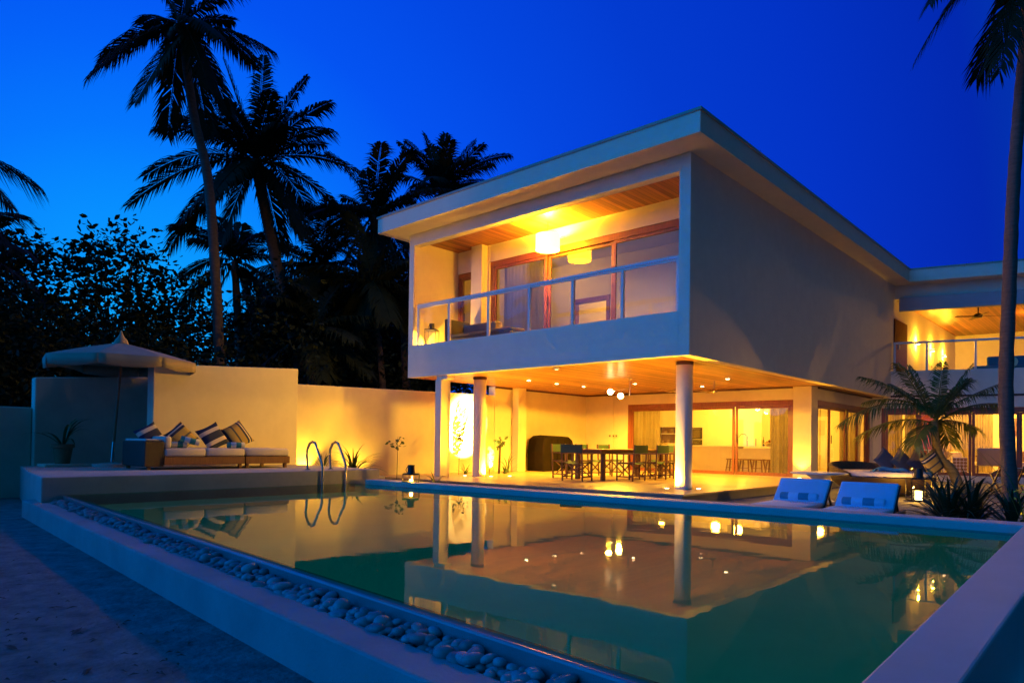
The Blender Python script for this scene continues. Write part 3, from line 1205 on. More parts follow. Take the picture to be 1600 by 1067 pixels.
# wall lamps upstairs on the wing
for k, (ly, lz) in enumerate(((28.8, 4.72), (31.2, 4.72), (33.4, 4.72))):
    nm = ['nearest the brown door', 'in the middle of the row', 'farthest along the row'][k]
    t = T('wall_lamp', 'up-and-down wall lamp on the upper right terrace wall, ' + nm, 'wall lamp', (-6.2, ly, lz), 0, 'wall lamps on the upper terrace')
    m = MB()
    m.box(-.02, .12, -.06, .06, -.035, .035)
    m.build('body', rail_m, t)
    m = MB()
    m.box(.015, .105, -.045, .045, .036, .040)
    m.box(.015, .105, -.045, .045, -.040, -.036)
    m.build('lens', disc_m, t)
    lamp('wall_bulb', 'POINT', (.10, 0, .14), 11, WARM, t, .03)
    lamp('wall_bulb', 'POINT', (.10, 0, -.14), 9, WARM, t, .03)

# lamps inside the ground floor rooms and bedroom (ceiling discs)
def ceiling_disc(x, y, z, power, r=.16, col=WARM2, name='ceiling_disc'):
    m = MB()
    m.lathe([(r, -.035), (r, 0)], 24, (x, y, z))
    d = vp(m, 'ceiling_lamp', disc_soft)
    lamp('ceiling_bulb', 'POINT', (x, y, z - .25), power, col, villa, .15)


for (x, y, p) in ((-12.6, 21.6, 20), (-10.2, 22.6, 20), (-8.2, 24.6, 21), (-11.2, 23.0, 14), (-7.7, 21.2, 12)):
    ceiling_disc(x, y, 2.5, p)
for (u, v, p) in ((.9, 2.6, 26), (2.2, 2.4, 30), (3.9, 2.6, 34), (6.0, 2.6, 26)):
    q = wp(u, v)
    ceiling_disc(q[0], q[1], 2.5, p)
ceiling_disc(-12.2, 14.5, 6.1, 5)
ceiling_disc(-11.6, 17.1, 6.1, 13)
q = wp(5.5, 4.5)
ceiling_disc(q[0], q[1], 5.85, 26)

# ================================================================== DINING SET
def director_chair(label):
    t = T('director_chair', label, 'chair', (0, 0, 0), 0, 'folding canvas chairs round the dining table')
    w, d = .27, .22          # half width, half depth; front is +y
    for sx in (-1, 1):
        for sy in (-1, 1):
            m = MB()
            top = .86 if sy < 0 else .63
            m.bar((sx * w, sy * d, 0), (sx * w, sy * d - (.05 if sy < 0 else 0), top), .034, .026)
            m.build('leg', dark_timber, t)
        m = MB()
        m.bar((sx * w, -d - .06, .64), (sx * w, d + .05, .64), .05, .022)
        m.build('arm', dark_timber, t)
        for q, z in ((w, .10), (w - .02, .43)):
            m = MB()
            m.bar((sx * q, -d, z), (sx * q, d, z), .03, .03)
            m.build('side_rail', dark_timber, t)
    for sy in (-.16, .16):
        m = MB()
        m.bar((-w, sy, .10), (w, sy + .012, .43), .030, .018)
        m.bar((w, sy + .025, .10), (-w, sy + .013, .43), .030, .018)
        m.build('cross_brace', dark_timber, t)
    m = MB()
    n = 8
    vs, fs = [], []
    for i in range(n + 1):
        x = -w + .01 + (2 * w - .02) * i / n
        z = .445 - .045 * (1 - (2 * i / n - 1) ** 2)
        vs += [(x, -d + .01, z), (x, d - .01, z), (x, -d + .01, z - .008), (x, d - .01, z - .008)]
    for i in range(n):
        a = i * 4
        fs += [(a, a + 4, a + 5, a + 1), (a + 2, a + 3, a + 7, a + 6), (a, a + 2, a + 6, a + 4), (a + 1, a + 5, a + 7, a + 3)]
    m.add(vs, fs)
    m.build('seat', canvas, t, smooth=True)
    m = MB()
    vs, fs = [], []
    for i in range(n + 1):
        x = -w - .018 + (2 * w + .036) * i / n
        y = -d - .055 - .035 * (1 - (2 * i / n - 1) ** 2)
        vs += [(x, y, .66), (x, y - .006, .85), (x, y - .012, .66), (x, y - .018, .85)]
    for i in range(n):
        a = i * 4
        fs += [(a, a + 1, a + 5, a + 4), (a + 2, a + 6, a + 7, a + 3), (a, a + 4, a + 6, a + 2), (a + 1, a + 3, a + 7, a + 5)]
    fs += [(0, 2, 3, 1), (n * 4, n * 4 + 1, n * 4 + 3, n * 4 + 2)]
    m.add(vs, fs)
    m.build('backrest', canvas, t, smooth=True)
    return t


ch = director_chair('blue-lit folding canvas chair at the near head of the dining table')
ch.location = (-9.88, 13.12, 0)
ch.rotation_euler = (0, 0, .12)
for (x, y, rz, lb) in ((-9.12, 14.25, R(90), 'folding canvas chair on the pool side of the table, nearest the head chair'),
                       (-9.12, 15.25, R(92), 'folding canvas chair on the pool side of the table, middle of its row'),
                       (-9.12, 16.2, R(88), 'folding canvas chair on the pool side of the table, beside the nearer column'),
                       (-10.88, 14.0, R(-90), 'folding canvas chair on the far side of the table, nearest the covered grill'),
                       (-10.88, 15.0, R(-88), 'folding canvas chair on the far side of the table, middle of its row'),
                       (-10.88, 16.0, R(-91), 'folding canvas chair on the far side of the table, last before the kitchen'),
                       (-10.0, 17.15, R(180), 'folding canvas chair at the kitchen end of the dining table')):
    dup(ch, (x, y, 0), rz, lb)
t = T('dining_table', 'long dark timber dining table on the covered terrace', 'table', (-10.0, 15.15, 0))
m = MB()
for k in range(8):
    m.box(-.5 + k * .125 + .003, -.5 + (k + 1) * .125 - .003, -1.6, 1.6, .715, .745)
m.build('tabletop', teak, t, bevel=.003)
m = MB()
m.box(-.44, .44, -1.5, -1.47, .63, .714)
m.box(-.44, .44, 1.47, 1.5, .63, .714)
m.box(-.44, -.41, -1.47, 1.47, .63, .714)
m.box(.41, .44, -1.47, 1.47, .63, .714)
m.build('apron', dark_timber, t)
for sx in (-1, 1):
    for sy in (-1, 1):
        m = MB()
        m.box(sx * .38 - .045, sx * .38 + .045, sy * 1.35 - .045, sy * 1.35 + .045, 0, .63)
        m.build('leg', dark_timber, t)

# covered grill
t = T('covered_grill', 'big grill under a dark brown fitted cover against the terrace wall', 'covered grill', (-13.95, 17.15, 0), 0)
bm_pts = []
m = MB()
prof = [(-.78, 0), (.78, 0), (.80, .62), (.70, .98), (.52, 1.08), (-.56, 1.10), (-.72, 1.0), (-.80, .60)]
n = len(prof)
layers = [(-.34, .97), (-.30, 1.0), (0, 1.02), (.28, 1.0), (.33, .97)]
vs = [(xx, p[0] * s_, p[1] * (s_ if p[1] > .9 else 1)) for xx, s_ in layers for p in prof]
fs = [tuple(range(n))] + [tuple((len(layers) - 1) * n + k for k in range(n - 1, -1, -1))]
for i in range(len(layers) - 1):
    for k in range(n):
        fs.append((i * n + k, (i + 1) * n + k, (i + 1) * n + (k + 1) % n, i * n + (k + 1) % n))
m.add(vs, fs)
cv = m.build('cover', cover_m, t, bevel=.05)
m = MB()
for q in (-.4, -.1, .25, .5):
    m.tube([(.345, q, 1.02), (.36, q + .02, .7), (.352, q - .02, .35), (.36, q + .01, .02)], [.008, .014, .012, .018], 6)
m.build('fold', cover_m, t, smooth=True)
# sockets on the white wall
t = T('wall_socket', 'row of small dark sockets on the white wall left of the kitchen doors', 'socket', (-13.35, 19.625, 1.15))
m = MB()
for q in (-.06, .09, .2):
    m.box(q - .03, q + .03, -.012, 0, -.03, .03)
m.build('plate', mat('socket_grey', (.16, .13, .10), .5, .1, 4), t)

# ================================================================== POOL LADDER
def hoop(y, lab):
    t = T('pool_ladder_rail', lab, 'ladder rail', (-10.28, y, .36), 0, 'steel pool ladder rails')
    pts = []
    m = MB()
    px = [(-.44, 0), (-.475, .26), (-.465, .35), (-.39, .455), (-.31, .485), (-.22, .465), (-.17, .40), (.0, .14), (.02, .09), (.025, .02), (.025, -.5), (.025, -.9)]
    m.tube([(a, 0, b) for a, b in px], .021, 12)
    m.build('rail', steel, t, smooth=True)
    m = MB()
    m.lathe([(.05, .001), (.05, .012), (.03, .02)], 16, (-.44, 0, 0))
    m.build('flange', steel, t, smooth=True)
    return t


hoop(6.50, 'left curved steel rail of the pool ladder')
hoop(6.96, 'right curved steel rail of the pool ladder, nearer the coping corner')

# ================================================================== DECK: DAYBED, CUSHIONS, UMBRELLA, POT
t = T('outdoor_daybed', 'long low wicker daybed with cream cushions in front of the pale wall', 'daybed', (-12.3, 5.45, .36), 0)
t.scale = (1, .8, .88)
FX, BX = .55, -.45            # front / back in local x
m = MB()
m.box(BX, FX, -1.55, -1.18, .06, .52)
m.build('arm_box', wicker, t, bevel=.012)
m = MB()
m.box(BX, FX, -1.178, .52, .09, .24)
m.box(BX, FX - .02, .56, 1.62, .09, .24)
m.build('frame', wicker, t, bevel=.01)
m = MB()
m.box(FX - .001, FX + .02, -1.178, .52, .095, .235)
m.box(FX - .02, FX, .56, 1.62, .095, .235)
m.build('fascia_board', teak, t)
for (lx, ly) in ((FX - .06, -1.45), (FX - .06, .45), (FX - .07, .62), (FX - .08, 1.55), (BX + .06, -1.45), (BX + .06, 1.55)):
    m = MB()
    m.box(lx - .03, lx + .03, ly - .03, ly + .03, 0, .09)
    m.build('leg', teak, t)
for a, b, e in ((-1.17, -.33, 0), (-.32, .53, 0), (.56, 1.62, -.02)):
    m = MB()
    m.rbox(BX + .02, FX + .015 + e, a, b, .24, .40, .045)
    m.build('seat_cushion', cushion_m, t, smooth=True)
m = MB()
m.rbox(BX + .02, FX - .02, -1.17, -1.02, .40, .62, .04)
m.build('arm_cushion', cushion_m, t, smooth=True)
m = MB()
m.rbox(BX + .05, FX - .05, -1.52, -1.19, .525, .57, .02)
m.build('arm_pad', cushion_m, t, smooth=True)


def pillow_mesh(s=.5, th_=.17):
    n = 12
    vs, fs = [], []
    for side in (1, -1):
        for j in range(n + 1):
            for i in range(n + 1):
                u, v = 2 * i / n - 1, 2 * j / n - 1
                k = (1 - abs(u) ** 2.6) * (1 - abs(v) ** 2.6)
                pin = 1 - .10 * (1 - abs(u) ** 2) * abs(v) ** 3
                pin2 = 1 - .10 * (1 - abs(v) ** 2) * abs(u) ** 3
                vs.append((u * s / 2 * pin2, v * s / 2 * pin, side * th_ / 2 * max(k, 0) ** .45))
    N1 = (n + 1) ** 2
    for j in range(n):
        for i in range(n):
            a = j * (n + 1) + i
            fs.append((a, a + 1, a + n + 2, a + n + 1))
            fs.append((N1 + a, N1 + a + n + 1, N1 + a + n + 2, N1 + a + 1))
    return vs, fs


def pillow(loc, rot, m_, label, s=.5, th_=.17, group=None, cat='cushion', name='cushion'):
    m = MB()
    m.add(*pillow_mesh(s, th_))
    o = m.build(name, m_, smooth=True)
    o.location = loc
    o.rotation_euler = rot
    tag(o, label, cat, group)
    return o


# cushion normals face the pool (+x); spun about their own normal
def cush(y, spin, lean, m_, label, x=-12.38, z=.90, s=.42, sc=None):
    Mx = Matrix.Rotation(R(90 - lean), 4, 'Y') @ Matrix.Rotation(spin, 4, 'Z')
    o = pillow((x, y, z), Mx.to_euler(), m_, label, s, .16, 'striped cushions on the daybed')
    return o


cush(4.52, R(28), 22, pil_a, 'navy and pink striped cushion leaning on the arm of the daybed', z=.905, s=.40)
cush(5.03, R(40), 24, pil_b, 'yellow and navy striped cushion behind the crossed towels', z=.905, s=.42)
cush(5.58, R(26), 24, pil_a, 'large navy and pink striped cushion in the middle of the daybed', z=.905, s=.46)
cush(6.05, R(-62), 22, pil_b, 'yellow striped cushion standing on its corner at the right of the daybed', x=-12.42, z=.94, s=.48)


def towel(loc, rot, label, m_=towel_m, L_=.30, r=.053):
    m = MB()
    n = 20
    prof = [(.001, -L_ / 2), (r * .8, -L_ / 2), (r, -L_ / 2 + .012), (r, L_ / 2 - .012), (r * .8, L_ / 2), (.001, L_ / 2)]
    m.lathe(prof, n, M=Matrix.Rotation(R(90), 4, 'Y'))
    # loose outer flap of the roll
    m.box(-L_ / 2 + .005, L_ / 2 - .005, r * .2, r * .95, -r * 1.01, -r * .93)
    o = m.build('rolled_towel', m_, smooth=True)
    o.location = loc
    o.rotation_euler = rot
    return tag(o, label, 'towel', 'rolled striped towels')


towel((-11.98, 4.80, .765), (0, 0, R(75)), 'rolled aqua striped towel lying under the crossed one on the daybed')
towel((-11.90, 4.98, .835), (0, R(14), R(68)), 'rolled aqua striped towel lying crosswise on top of another on the daybed')
towel((-11.98, 5.82, .765), (0, 0, R(72)), 'single rolled aqua striped towel at the right of the daybed')

# umbrella
t = T('beach_umbrella', 'open pale canvas umbrella with a scalloped valance, tilted over the deck', 'umbrella', (-13.43, 4.27, .36))
t.rotation_euler = (R(0), R(0), 0)
lean = Matrix.Rotation(R(4.0), 4, Vector((_fw.x, _fw.y, 0)).normalized())
tilt = Matrix.Translation(lean @ Vector((0, 0, 2.0)) - Vector((0, 0, 2.0))) @ Matrix.Rotation(R(-.5), 4, Vector((_fw.x, _fw.y, 0)).normalized())
m = MB()
m.tube([(0, 0, .04), (0, 0, 2.25)], [.024, .020], 10, M=lean)
m.build('pole', teak, t, smooth=True)
m = MB()
m.lathe([(.035, .02), (.035, .42), (.03, .44)], 12, M=lean)
m.build('pole_sleeve', steel, t, smooth=True)
m = MB()
m.lathe([(.30, 0), (.30, .05), (.06, .075)], 24)
m.build('base', stone_deck, t, smooth=True)
m = MB()
ns, rad = 8, 1.22
z_r, z_t = 1.87, 2.17
sub = 6
vs, fs = [], []
rings = [(0.06, z_t + .01), (.35, z_t - .06), (.7, z_t - .15), (1.0, z_t - .235), (rad, z_r)]
for (rr_, zz) in rings:
    for k in range(ns * sub):
        a = 2 * PI * k / (ns * sub) + R(12)
        fr_ = (k % sub) / sub
        chord = math.cos(PI / ns) / math.cos((fr_ - .5) * 2 * PI / ns)
        sag = -.025 * math.sin(fr_ * PI) * (rr_ / rad) * (1.02 - rr_ / rad)
        vs.append((rr_ * chord * math.cos(a), rr_ * chord * math.sin(a), zz + sag))
K = ns * sub
for i in range(len(rings) - 1):
    for k in range(K):
        k2 = (k + 1) % K
        fs.append((i * K + k, (i + 1) * K + k, (i + 1) * K + k2, i * K + k2))
m.add(vs, fs, tilt)
can = m.build('canopy', umb_m, t)
sol = can.modifiers.new('cloth', 'SOLIDIFY')
sol.thickness = .006
m = MB()
for k in range(ns):
    a0, a1 = 2 * PI * k / ns + R(12), 2 * PI * (k + 1) / ns + R(12)
    n = 8
    vs, fs = [], []
    random.seed(k + 3)
    lift = .10 if k == 4 else 0
    for i in range(n + 1):
        f_ = i / n
        p0 = Vector((rad * math.cos(a0), rad * math.sin(a0), 0))
        p1 = Vector((rad * math.cos(a1), rad * math.sin(a1), 0))
        p = p0.lerp(p1, f_)
        o_ = p.normalized()
        sg = -.001
        dz = .165 + .035 * math.sin(f_ * PI) - lift * math.sin(f_ * PI)
        vs.append((p.x + o_.x * .002, p.y + o_.y * .002, z_r + sg))
        q = p - o_ * (.012 - .012 * math.sin(f_ * 9 + k))
        vs.append((q.x, q.y, z_r + sg - dz))
    for i in range(n):
        fs.append((2 * i, 2 * i + 1, 2 * i + 3, 2 * i + 2))
    m.add(vs, fs, tilt)
va = m.build('valance', umb_m, t, smooth=True)
sol = va.modifiers.new('cloth', 'SOLIDIFY')
sol.thickness = .005
m = MB()
m.lathe([(.125, z_t - .005), (.095, z_t + .07), (.05, z_t + .13), (.02, z_t + .19), (.022, z_t + .21), (.004, z_t + .24)], 16, M=tilt)
m.build('finial', umb_m, t, smooth=True)
for k in range(ns):
    a = 2 * PI * k / ns + R(12)
    m = MB()
    m.tube([(.03 * math.cos(a), .03 * math.sin(a), z_t - .06), (rad * .99 * math.cos(a), rad * .99 * math.sin(a), z_r - .012)], .009, 6, M=tilt)
    m.build('rib', teak, t)

# potted plant on a slab
def blade_plant(m, n, L_, w_, spread, seed, droop=.9, z0=0, seg=6, upright=.2):
    """strap-like arching leaves from one crown"""
    random.seed(seed)
    for k in range(n):
        a = random.uniform(0, 2 * PI)
        el = random.uniform(R(88) - spread, R(88)) if random.random() > upright else random.uniform(R(70), R(88))
        l = L_ * random.uniform(.65, 1.05)
        p = Vector((.02 * math.cos(a), .02 * math.sin(a), z0))
        d0 = droop * random.uniform(.6, 1.3)
        vs, fs = [], []
        h = Vector((math.cos(a), math.sin(a), 0))
        s_ = Vector((-math.sin(a), math.cos(a), 0))
        for i in range(seg + 1):
            f_ = i / seg
            e = el - d0 * f_ ** 1.5
            wd = w_ * (1 - f_ ** 2.2) * (.55 + .9 * min(f_ * 3, 1) * .5) + .001
            vs += [p - s_ * wd / 2 + Vector((0, 0, wd * .18)), p, p + s_ * wd / 2 + Vector((0, 0, wd * .18))]
            p = p + (h * math.cos(e) + Vector((0, 0, 1)) * math.sin(e)) * (l / seg)
        for i in range(seg):
            b = i * 3
            fs += [(b, b + 1, b + 4, b + 3), (b + 1, b + 2, b + 5, b + 4)]
        m.add(vs, fs)


t = T('stone_slab', 'flat pale slab under the terracotta pot', 'slab', (-13.8, 3.66, .36))
m = MB()
m.box(-.26, .24, -.36, .36, .0, .05)
m.build('slab', stucco_b, t, bevel=.008)
t = T('potted_plant', 'strappy green plant in a terracotta pot at the left end of the deck', 'potted plant', (-13.82, 3.62, .41))
m = MB()
m.lathe([(.11, 0), (.15, .27), (.175, .28), (.175, .34), (.155, .34), (.14, .30), (.001, .30)], 24)
m.build('pot', terra, t, smooth=True)
m = MB()
blade_plant(m, 10, .78, .055, R(55), 14, 2.0, .30)
m.build('leaves', leaf_g, t, smooth=True)

# ================================================================== LOUNGERS
def lounger(label):
    t = T('sun_lounger', label, 'sun lounger', (0, 0, 0), 0, 'sun loungers on the sand behind the pool')
    w = .34           # half width; foot towards -y, head +y
    m = MB()
    m.box(-w, w, -.98, -.93, .16, .235)
    m.box(-w, -w + .05, -.93, .98, .16, .235)
    m.box(w - .05, w, -.93, .98, .16, .235)
    m.box(-w + .05, w - .05, .93, .98, .16, .235)
    m.build('frame', teak, t, bevel=.006)
    for sx in (-1, 1):
        for sy in (-.88, .88):
            m = MB()
            m.box(sx * (w - .03) - .025, sx * (w - .03) + .025, sy - .03, sy + .03, 0, .16)
            m.build('leg', teak, t)
    m = MB()
    m.rbox(-w + .01, w - .01, -.97, .30, .238, .30, .025)
    m.build('seat_pad', blue_cloth, t, smooth=True)
    ang = R(42)
    M_ = Matrix.Translation((0, .30, .262)) @ Matrix.Rotation(ang, 4, 'X')
    m = MB()
    m.rbox(-w + .01, w - .01, 0, .46, -.022, .035, .02, M=M_)
    m.build('back_pad', blue_back, t, smooth=True)
    m = MB()
    m.box(-w, w, .0, .48, -.045, -.024, M_)
    m.build('back_frame', dark_timber, t)
    m = MB()
    for sx in (-1, 1):
        m.bar((sx * (w - .06), .30 + .36 * math.cos(ang), .24 + .36 * math.sin(ang)), (sx * (w - .06), .86, .2), .025)
    m.build('back_support', black_metal, t)
    return t


lg = lounger('blue backed sun lounger nearer the terrace, beside the white side table')
lg.location = (-3.40, 9.12, ZS + .04)
lg.rotation_euler = (0, 0, R(3))
dup(lg, (-2.52, 8.86, ZS + .04), R(3), 'blue backed sun lounger nearer the black lantern and the shrubs')
for (x, y, lb) in ((-3.42, 9.47, 'rolled blue striped towel at the foot of the backrest nearer the terrace'), (-2.55, 9.21, 'rolled blue striped towel at the foot of the backrest nearer the black lantern')):
    towel((x, y, .205), (R(10), 0, R(3)), lb, towel_b, .48, .055)

# tulip side table
t = T('side_table', 'round white pedestal side table between the two loungers', 'side table', (-4.75, 14.2, ZS))
m = MB()
m.lathe([(.30, .0), (.26, .02), (.12, .10), (.065, .22), (.06, .32), (.12, .44), (.25, .52), (.27, .525)], 32)
m.build('pedestal', rail_m, t, smooth=True)
m = MB()
m.lathe([(.50, .527), (.53, .54), (.53, .555), (.50, .562), (.001, .562)], 40)
m.build('tabletop', rail_m, t, smooth=True)

# round wicker daybed
DBX, DBY = -4.38, 17.2
t = T('round_daybed', 'bowl shaped round wicker daybed with a low curved back, piled with cushions', 'daybed', (DBX, DBY, ZS), R(44))
m = MB()
m.lathe([(.55, .02), (.80, .12), (1.02, .30), (1.06, .42), (1.02, .42), (.98, .30)], 48)
m.build('shell', wicker, t, smooth=True)
m = MB()
vs, fs = [], []
nn = 36
for i in range(nn + 1):
    a = R(15) + R(190) * i / nn          # curved back
    hh = .06 + .24 * math.sin(PI * min(max((i / nn) * 1.0, 0), 1)) ** .7
    for (r_, z_) in ((1.06, .42), (1.10, .42 + hh), (1.05, .42 + hh + .015), (1.0, .42)):
        vs.append((r_ * math.cos(a), r_ * math.sin(a), z_))
for i in range(nn):
    for k in range(4):
        k2 = (k + 1) % 4
        fs.append((i * 4 + k, (i + 1) * 4 + k, (i + 1) * 4 + k2, i * 4 + k2))
m.add(vs, fs)
m.build('curved_back', mat('woven_back', (.10, .06, .03), .6, .45, 26, .6, 60), t, smooth=True)
m = MB()
m.lathe([(.001, .40), (.92, .40), (.97, .44), (.97, .50), (.93, .54), (.001, .545)], 48)
m.build('mattress', cushion_m, t, smooth=True)
grey_c = mat('grey_violet_cushion', (.20, .16, .17), .9, .08, 6, .1, 160)
for (px, py, pz, sp, ry, lb, mm_) in ((.35, .45, .76, 45, -62, 'grey cushion at the left of the pile on the round daybed', grey_c),
                                      (.62, .25, .74, 45, -60, 'brownish grey cushion second from the left on the round daybed', mat('brown_cushion', (.24, .17, .14), .9, .08, 6, .1, 160)),
                                      (.82, -.05, .74, 40, -58, 'dark grey cushion third from the left on the round daybed', mat('dark_cushion', (.12, .10, .12), .9, .08, 6, .1, 160)),
                                      (.90, -.38, .73, 60, -55, 'yellow and navy patterned cushion at the right end of the round daybed', pil_b)):
    q = Matrix.Rotation(R(44), 4, 'Z') @ Vector((px, py, 0))
    o = pillow((DBX + q.x, DBY + q.y, ZS + pz), (R(66), R(sp), R(40)), mm_, lb, .5, .15, 'cushions on the round daybed')
m = MB()
n = 14
vs, fs = [], []
random.seed(21)
for j in range(n + 1):
    for i in range(n + 1):
        u, v = i / n, j / n
        z = .56 + .05 * math.sin(u * 9 + v * 4) * math.sin(v * 8) + .07 * math.exp(-((u - .5) ** 2 + (v - .5) ** 2) * 8)
        vs.append(((u - .5) * .7, (v - .5) * .5 + .05 * math.sin(u * 7), z))
for j in range(n):
    for i in range(n):
        a = j * (n + 1) + i
        fs.append((a, a + 1, a + n + 2, a + n + 1))
m.add(vs, fs)
o = m.build('throw', mat('blue_throw', (.05, .24, .42), .9, .25, 8, .3, 60), smooth=True)
o.location = (DBX + .28, DBY - .45, ZS)
o.rotation_euler = (0, 0, R(40))
tag(o, 'crumpled turquoise throw on the front of the round daybed', 'throw')

# ================================================================== BALCONY FURNITURE
sofa_m = mat('charcoal_wicker', (.030, .032, .042), .7, .2, 30, .3, 90)
t = T('balcony_sofa', 'dark low sofa on the balcony behind the railing glass', 'sofa', (-12.4, 12.42, 3.10))
m = MB()
m.rbox(-.85, 1.35, -.42, .40, .05, .42, .03)
m.build('seat_base', sofa_m, t, smooth=True)
m = MB()
m.rbox(-.98, -.86, -.42, .40, .05, .94, .03)
m.build('arm', sofa_m, t, smooth=True)
m = MB()
m.rbox(-.85, .35, .12, .38, .42, .84, .05, M=Matrix.Rotation(R(0), 4, 'X'))
m.build('back_cushion', mat('taupe_cushion', (.15, .13, .13), .9, .08, 5, .1, 160), t, smooth=True)
m = MB()
m.rbox(-.84, 1.34, -.40, .12, .425, .52, .03)
m.build('seat_cushion', mat('slate_cushion', (.07, .075, .09), .9, .08, 5, .1, 160), t, smooth=True)


def curtain(x0, x1, y, z0, z1, label, M=None, folds=9, amp=.035, group='linen curtains', m_=None):
    m = MB(M)
    n = folds * 8
    vs, fs = [], []
    random.seed(int(abs(x0 * 100)) + folds)
    ph = random.uniform(0, 6)
    for i in range(n + 1):
        f_ = i / n
        x = x0 + (x1 - x0) * f_
        yy = y + amp * math.sin(f_ * folds * 2 * PI + ph + .6 * math.sin(f_ * 11)) + .012 * math.sin(f_ * 31)
        vs += [(x, yy, z1), (x, yy + .012 * math.sin(f_ * 17), (z0 + z1) / 2), (x + .01 * math.sin(f_ * 23), yy + .02 * math.sin(f_ * 13), z0)]
    for i in range(n):
        b = i * 3
        fs += [(b, b + 1, b + 4, b + 3), (b + 1, b + 2, b + 5, b + 4)]
    m.add(vs, fs)
    o = m.build('curtain', m_ or curtain_m, smooth=True)
    return tag(o, label, 'curtain', group)


curtain(-12.72, -11.68, 20.0, .03, 2.45, 'curtain at the left end of the kitchen doors', folds=8)
curtain(-8.05, -7.35, 20.0, .03, 2.45, 'curtain at the right end of the kitchen doors, by the corner pier', folds=7)
curtain(-12.75, -11.12, 13.62, 3.12, 5.9, 'upstairs curtain behind the left balcony glass', folds=13, m_=cloth_through(mat('pale_curtain', (.62, .55, .52), .9, .06, 4), .4))
curtain(20.35, 20.62, .22, .03, 2.4, 'bundled dark curtain just right of the corner pier', MS, 4, m_=cloth_through(mat('shade_curtain', (.14, .11, .06), .9, .1, 4), .3))
curtain(23.1, 23.9, .22, .03, 2.4, 'curtain behind the middle of the side doors', MS, 7)
curtain(24.15, 25.1, .22, .03, 2.4, 'curtain at the far end of the side doors by the inner corner', MS, 8)
curtain(.45, .95, .34, .03, 2.4, 'curtain just right of the inner corner of the house', MW, 6)
curtain(1.02, 1.34, .36, .03, 2.4, 'narrow curtain behind the young palm, left of the red panel', MW, 4)
curtain(2.05, 2.75, 3.6, .03, 2.4, 'back wall curtain behind the patterned cabinet', MW, 8)
curtain(3.0, 3.95, 3.7, .03, 2.4, 'back wall curtain above the armchair', MW, 11)

# ------------------------------------------------------------------ kitchen seen through the doors
t = T('kitchen_island', 'pale kitchen island with a thin worktop behind the terrace doors', 'kitchen island', (-10.4, 22.4, .012))
m = MB()
m.box(-1.5, .30, -.4, .4, 0, .82)
m.box(.303, 1.9, -.37, .4, 0, .78)
m.build('cabinet', mat('island_front', (.60, .50, .34), .5, .05, 3), t)
m = MB()
m.box(-1.53, 1.93, -.43, .43, .822, .855)
m.build('worktop', mat('island_top', (.75, .70, .60), .3, .04, 3), t, bevel=.004)
m = MB()
m.tube([(.55, .1, .85), (.55, .1, 1.17), (.50, .05, 1.25), (.40, -.05, 1.25), (.35, -.1, 1.14)], .014, 8)
m.tube([(.85, .1, .85), (.85, .1, 1.1)], .016, 8)
m.build('tap', steel, t, smooth=True)
t = T('kitchen_cupboard', 'tall pale cupboard wall with built in black ovens and an open timber niche', 'cupboard', (-13.0, 24.4, .012))
m = MB()
m.box(-1.4, .1, -.34, .4, 0, .92)
m.box(-1.4, .1, -.1, .4, 1.56, 2.45)
m.box(.102, .95, -.36, .4, 0, 2.45)
m.box(.953, 1.75, -.34, .4, 0, 2.45)
m.box(1.753, 3.0, -.36, .4, 0, 2.3)
m.build('carcass', mat('cupboard_white', (.72, .66, .52), .45, .04, 3), t)
m = MB()
m.box(-1.4, .098, .30, .38, .93, 1.55)
m.build('niche', teak, t)
m = MB()
m.box(-1.38, .09, .05, .29, 1.28, 1.31)
m.build('niche_shelf', room_m, t)
m = MB()
random.seed(31)
for k in range(9):
    m.box(-1.3 + k * .15, -1.2 + k * .15, .08, .2, 1.312 if k % 2 else .932, (1.312 if k % 2 else .932) + random.uniform(.08, .2))
m.build('crockery', mat('crockery', (.25, .16, .09), .5, .6, 9), t)
for z0, z1 in ((.86, 1.06), (1.09, 1.52)):
    m = MB()
    m.box(.26, .74, -.39, -.362, z0, z1)
    ov = m.build('oven_door', mat('oven_black', (.02, .02, .02), .15, .1, 4, coat=.5), t)
    m = MB()
    m.bar((.30, -.42, z1 - .05), (.70, -.42, z1 - .05), .018)
    m.build('handle', steel, ov)
    m = MB()
    m.box(.34, .66, -.396, -.391, z0 + .05, z1 - .09)
    m.build('window', mat('oven_glass', (.10, .08, .05), .1, .1, 4), ov)
t = T('crockery_tray', 'low stack of bowls and a tray on the left end of the kitchen worktop', 'bowls', (-12.9, 22.0, .012))
m = MB()
m.box(-.5, .45, -.25, .25, 0, .80)
m.build('stand', MATS['island_front'], t)
m = MB()
for k in range(3):
    m.lathe([(.05, .80 + k * .03), (.12, .87 + k * .03), (.11, .87 + k * .03), (.04, .82 + k * .03)], 16, (-.2 + .22 * k, 0, 0))
m.build('bowls', brass_m, t, smooth=True)
def stool(label):
    t = T('bar_stool', label, 'stool', (0, 0, .012), 0, 'low wooden stools at the kitchen island')
    m = MB()
    m.rbox(-.17, .17, -.14, .14, .40, .44, .012)
    m.build('seat', teak, t)
    for sx in (-1, 1):
        for sy in (-1, 1):
            m = MB()
            m.bar((sx * .12, sy * .09, .40), (sx * .17, sy * .14, 0), .032)
            m.build('leg', teak, t)
    m = MB()
    m.bar((-.15, -.12, .15), (.15, -.12, .15), .02)
    m.build('stretcher', teak, t)
    return t


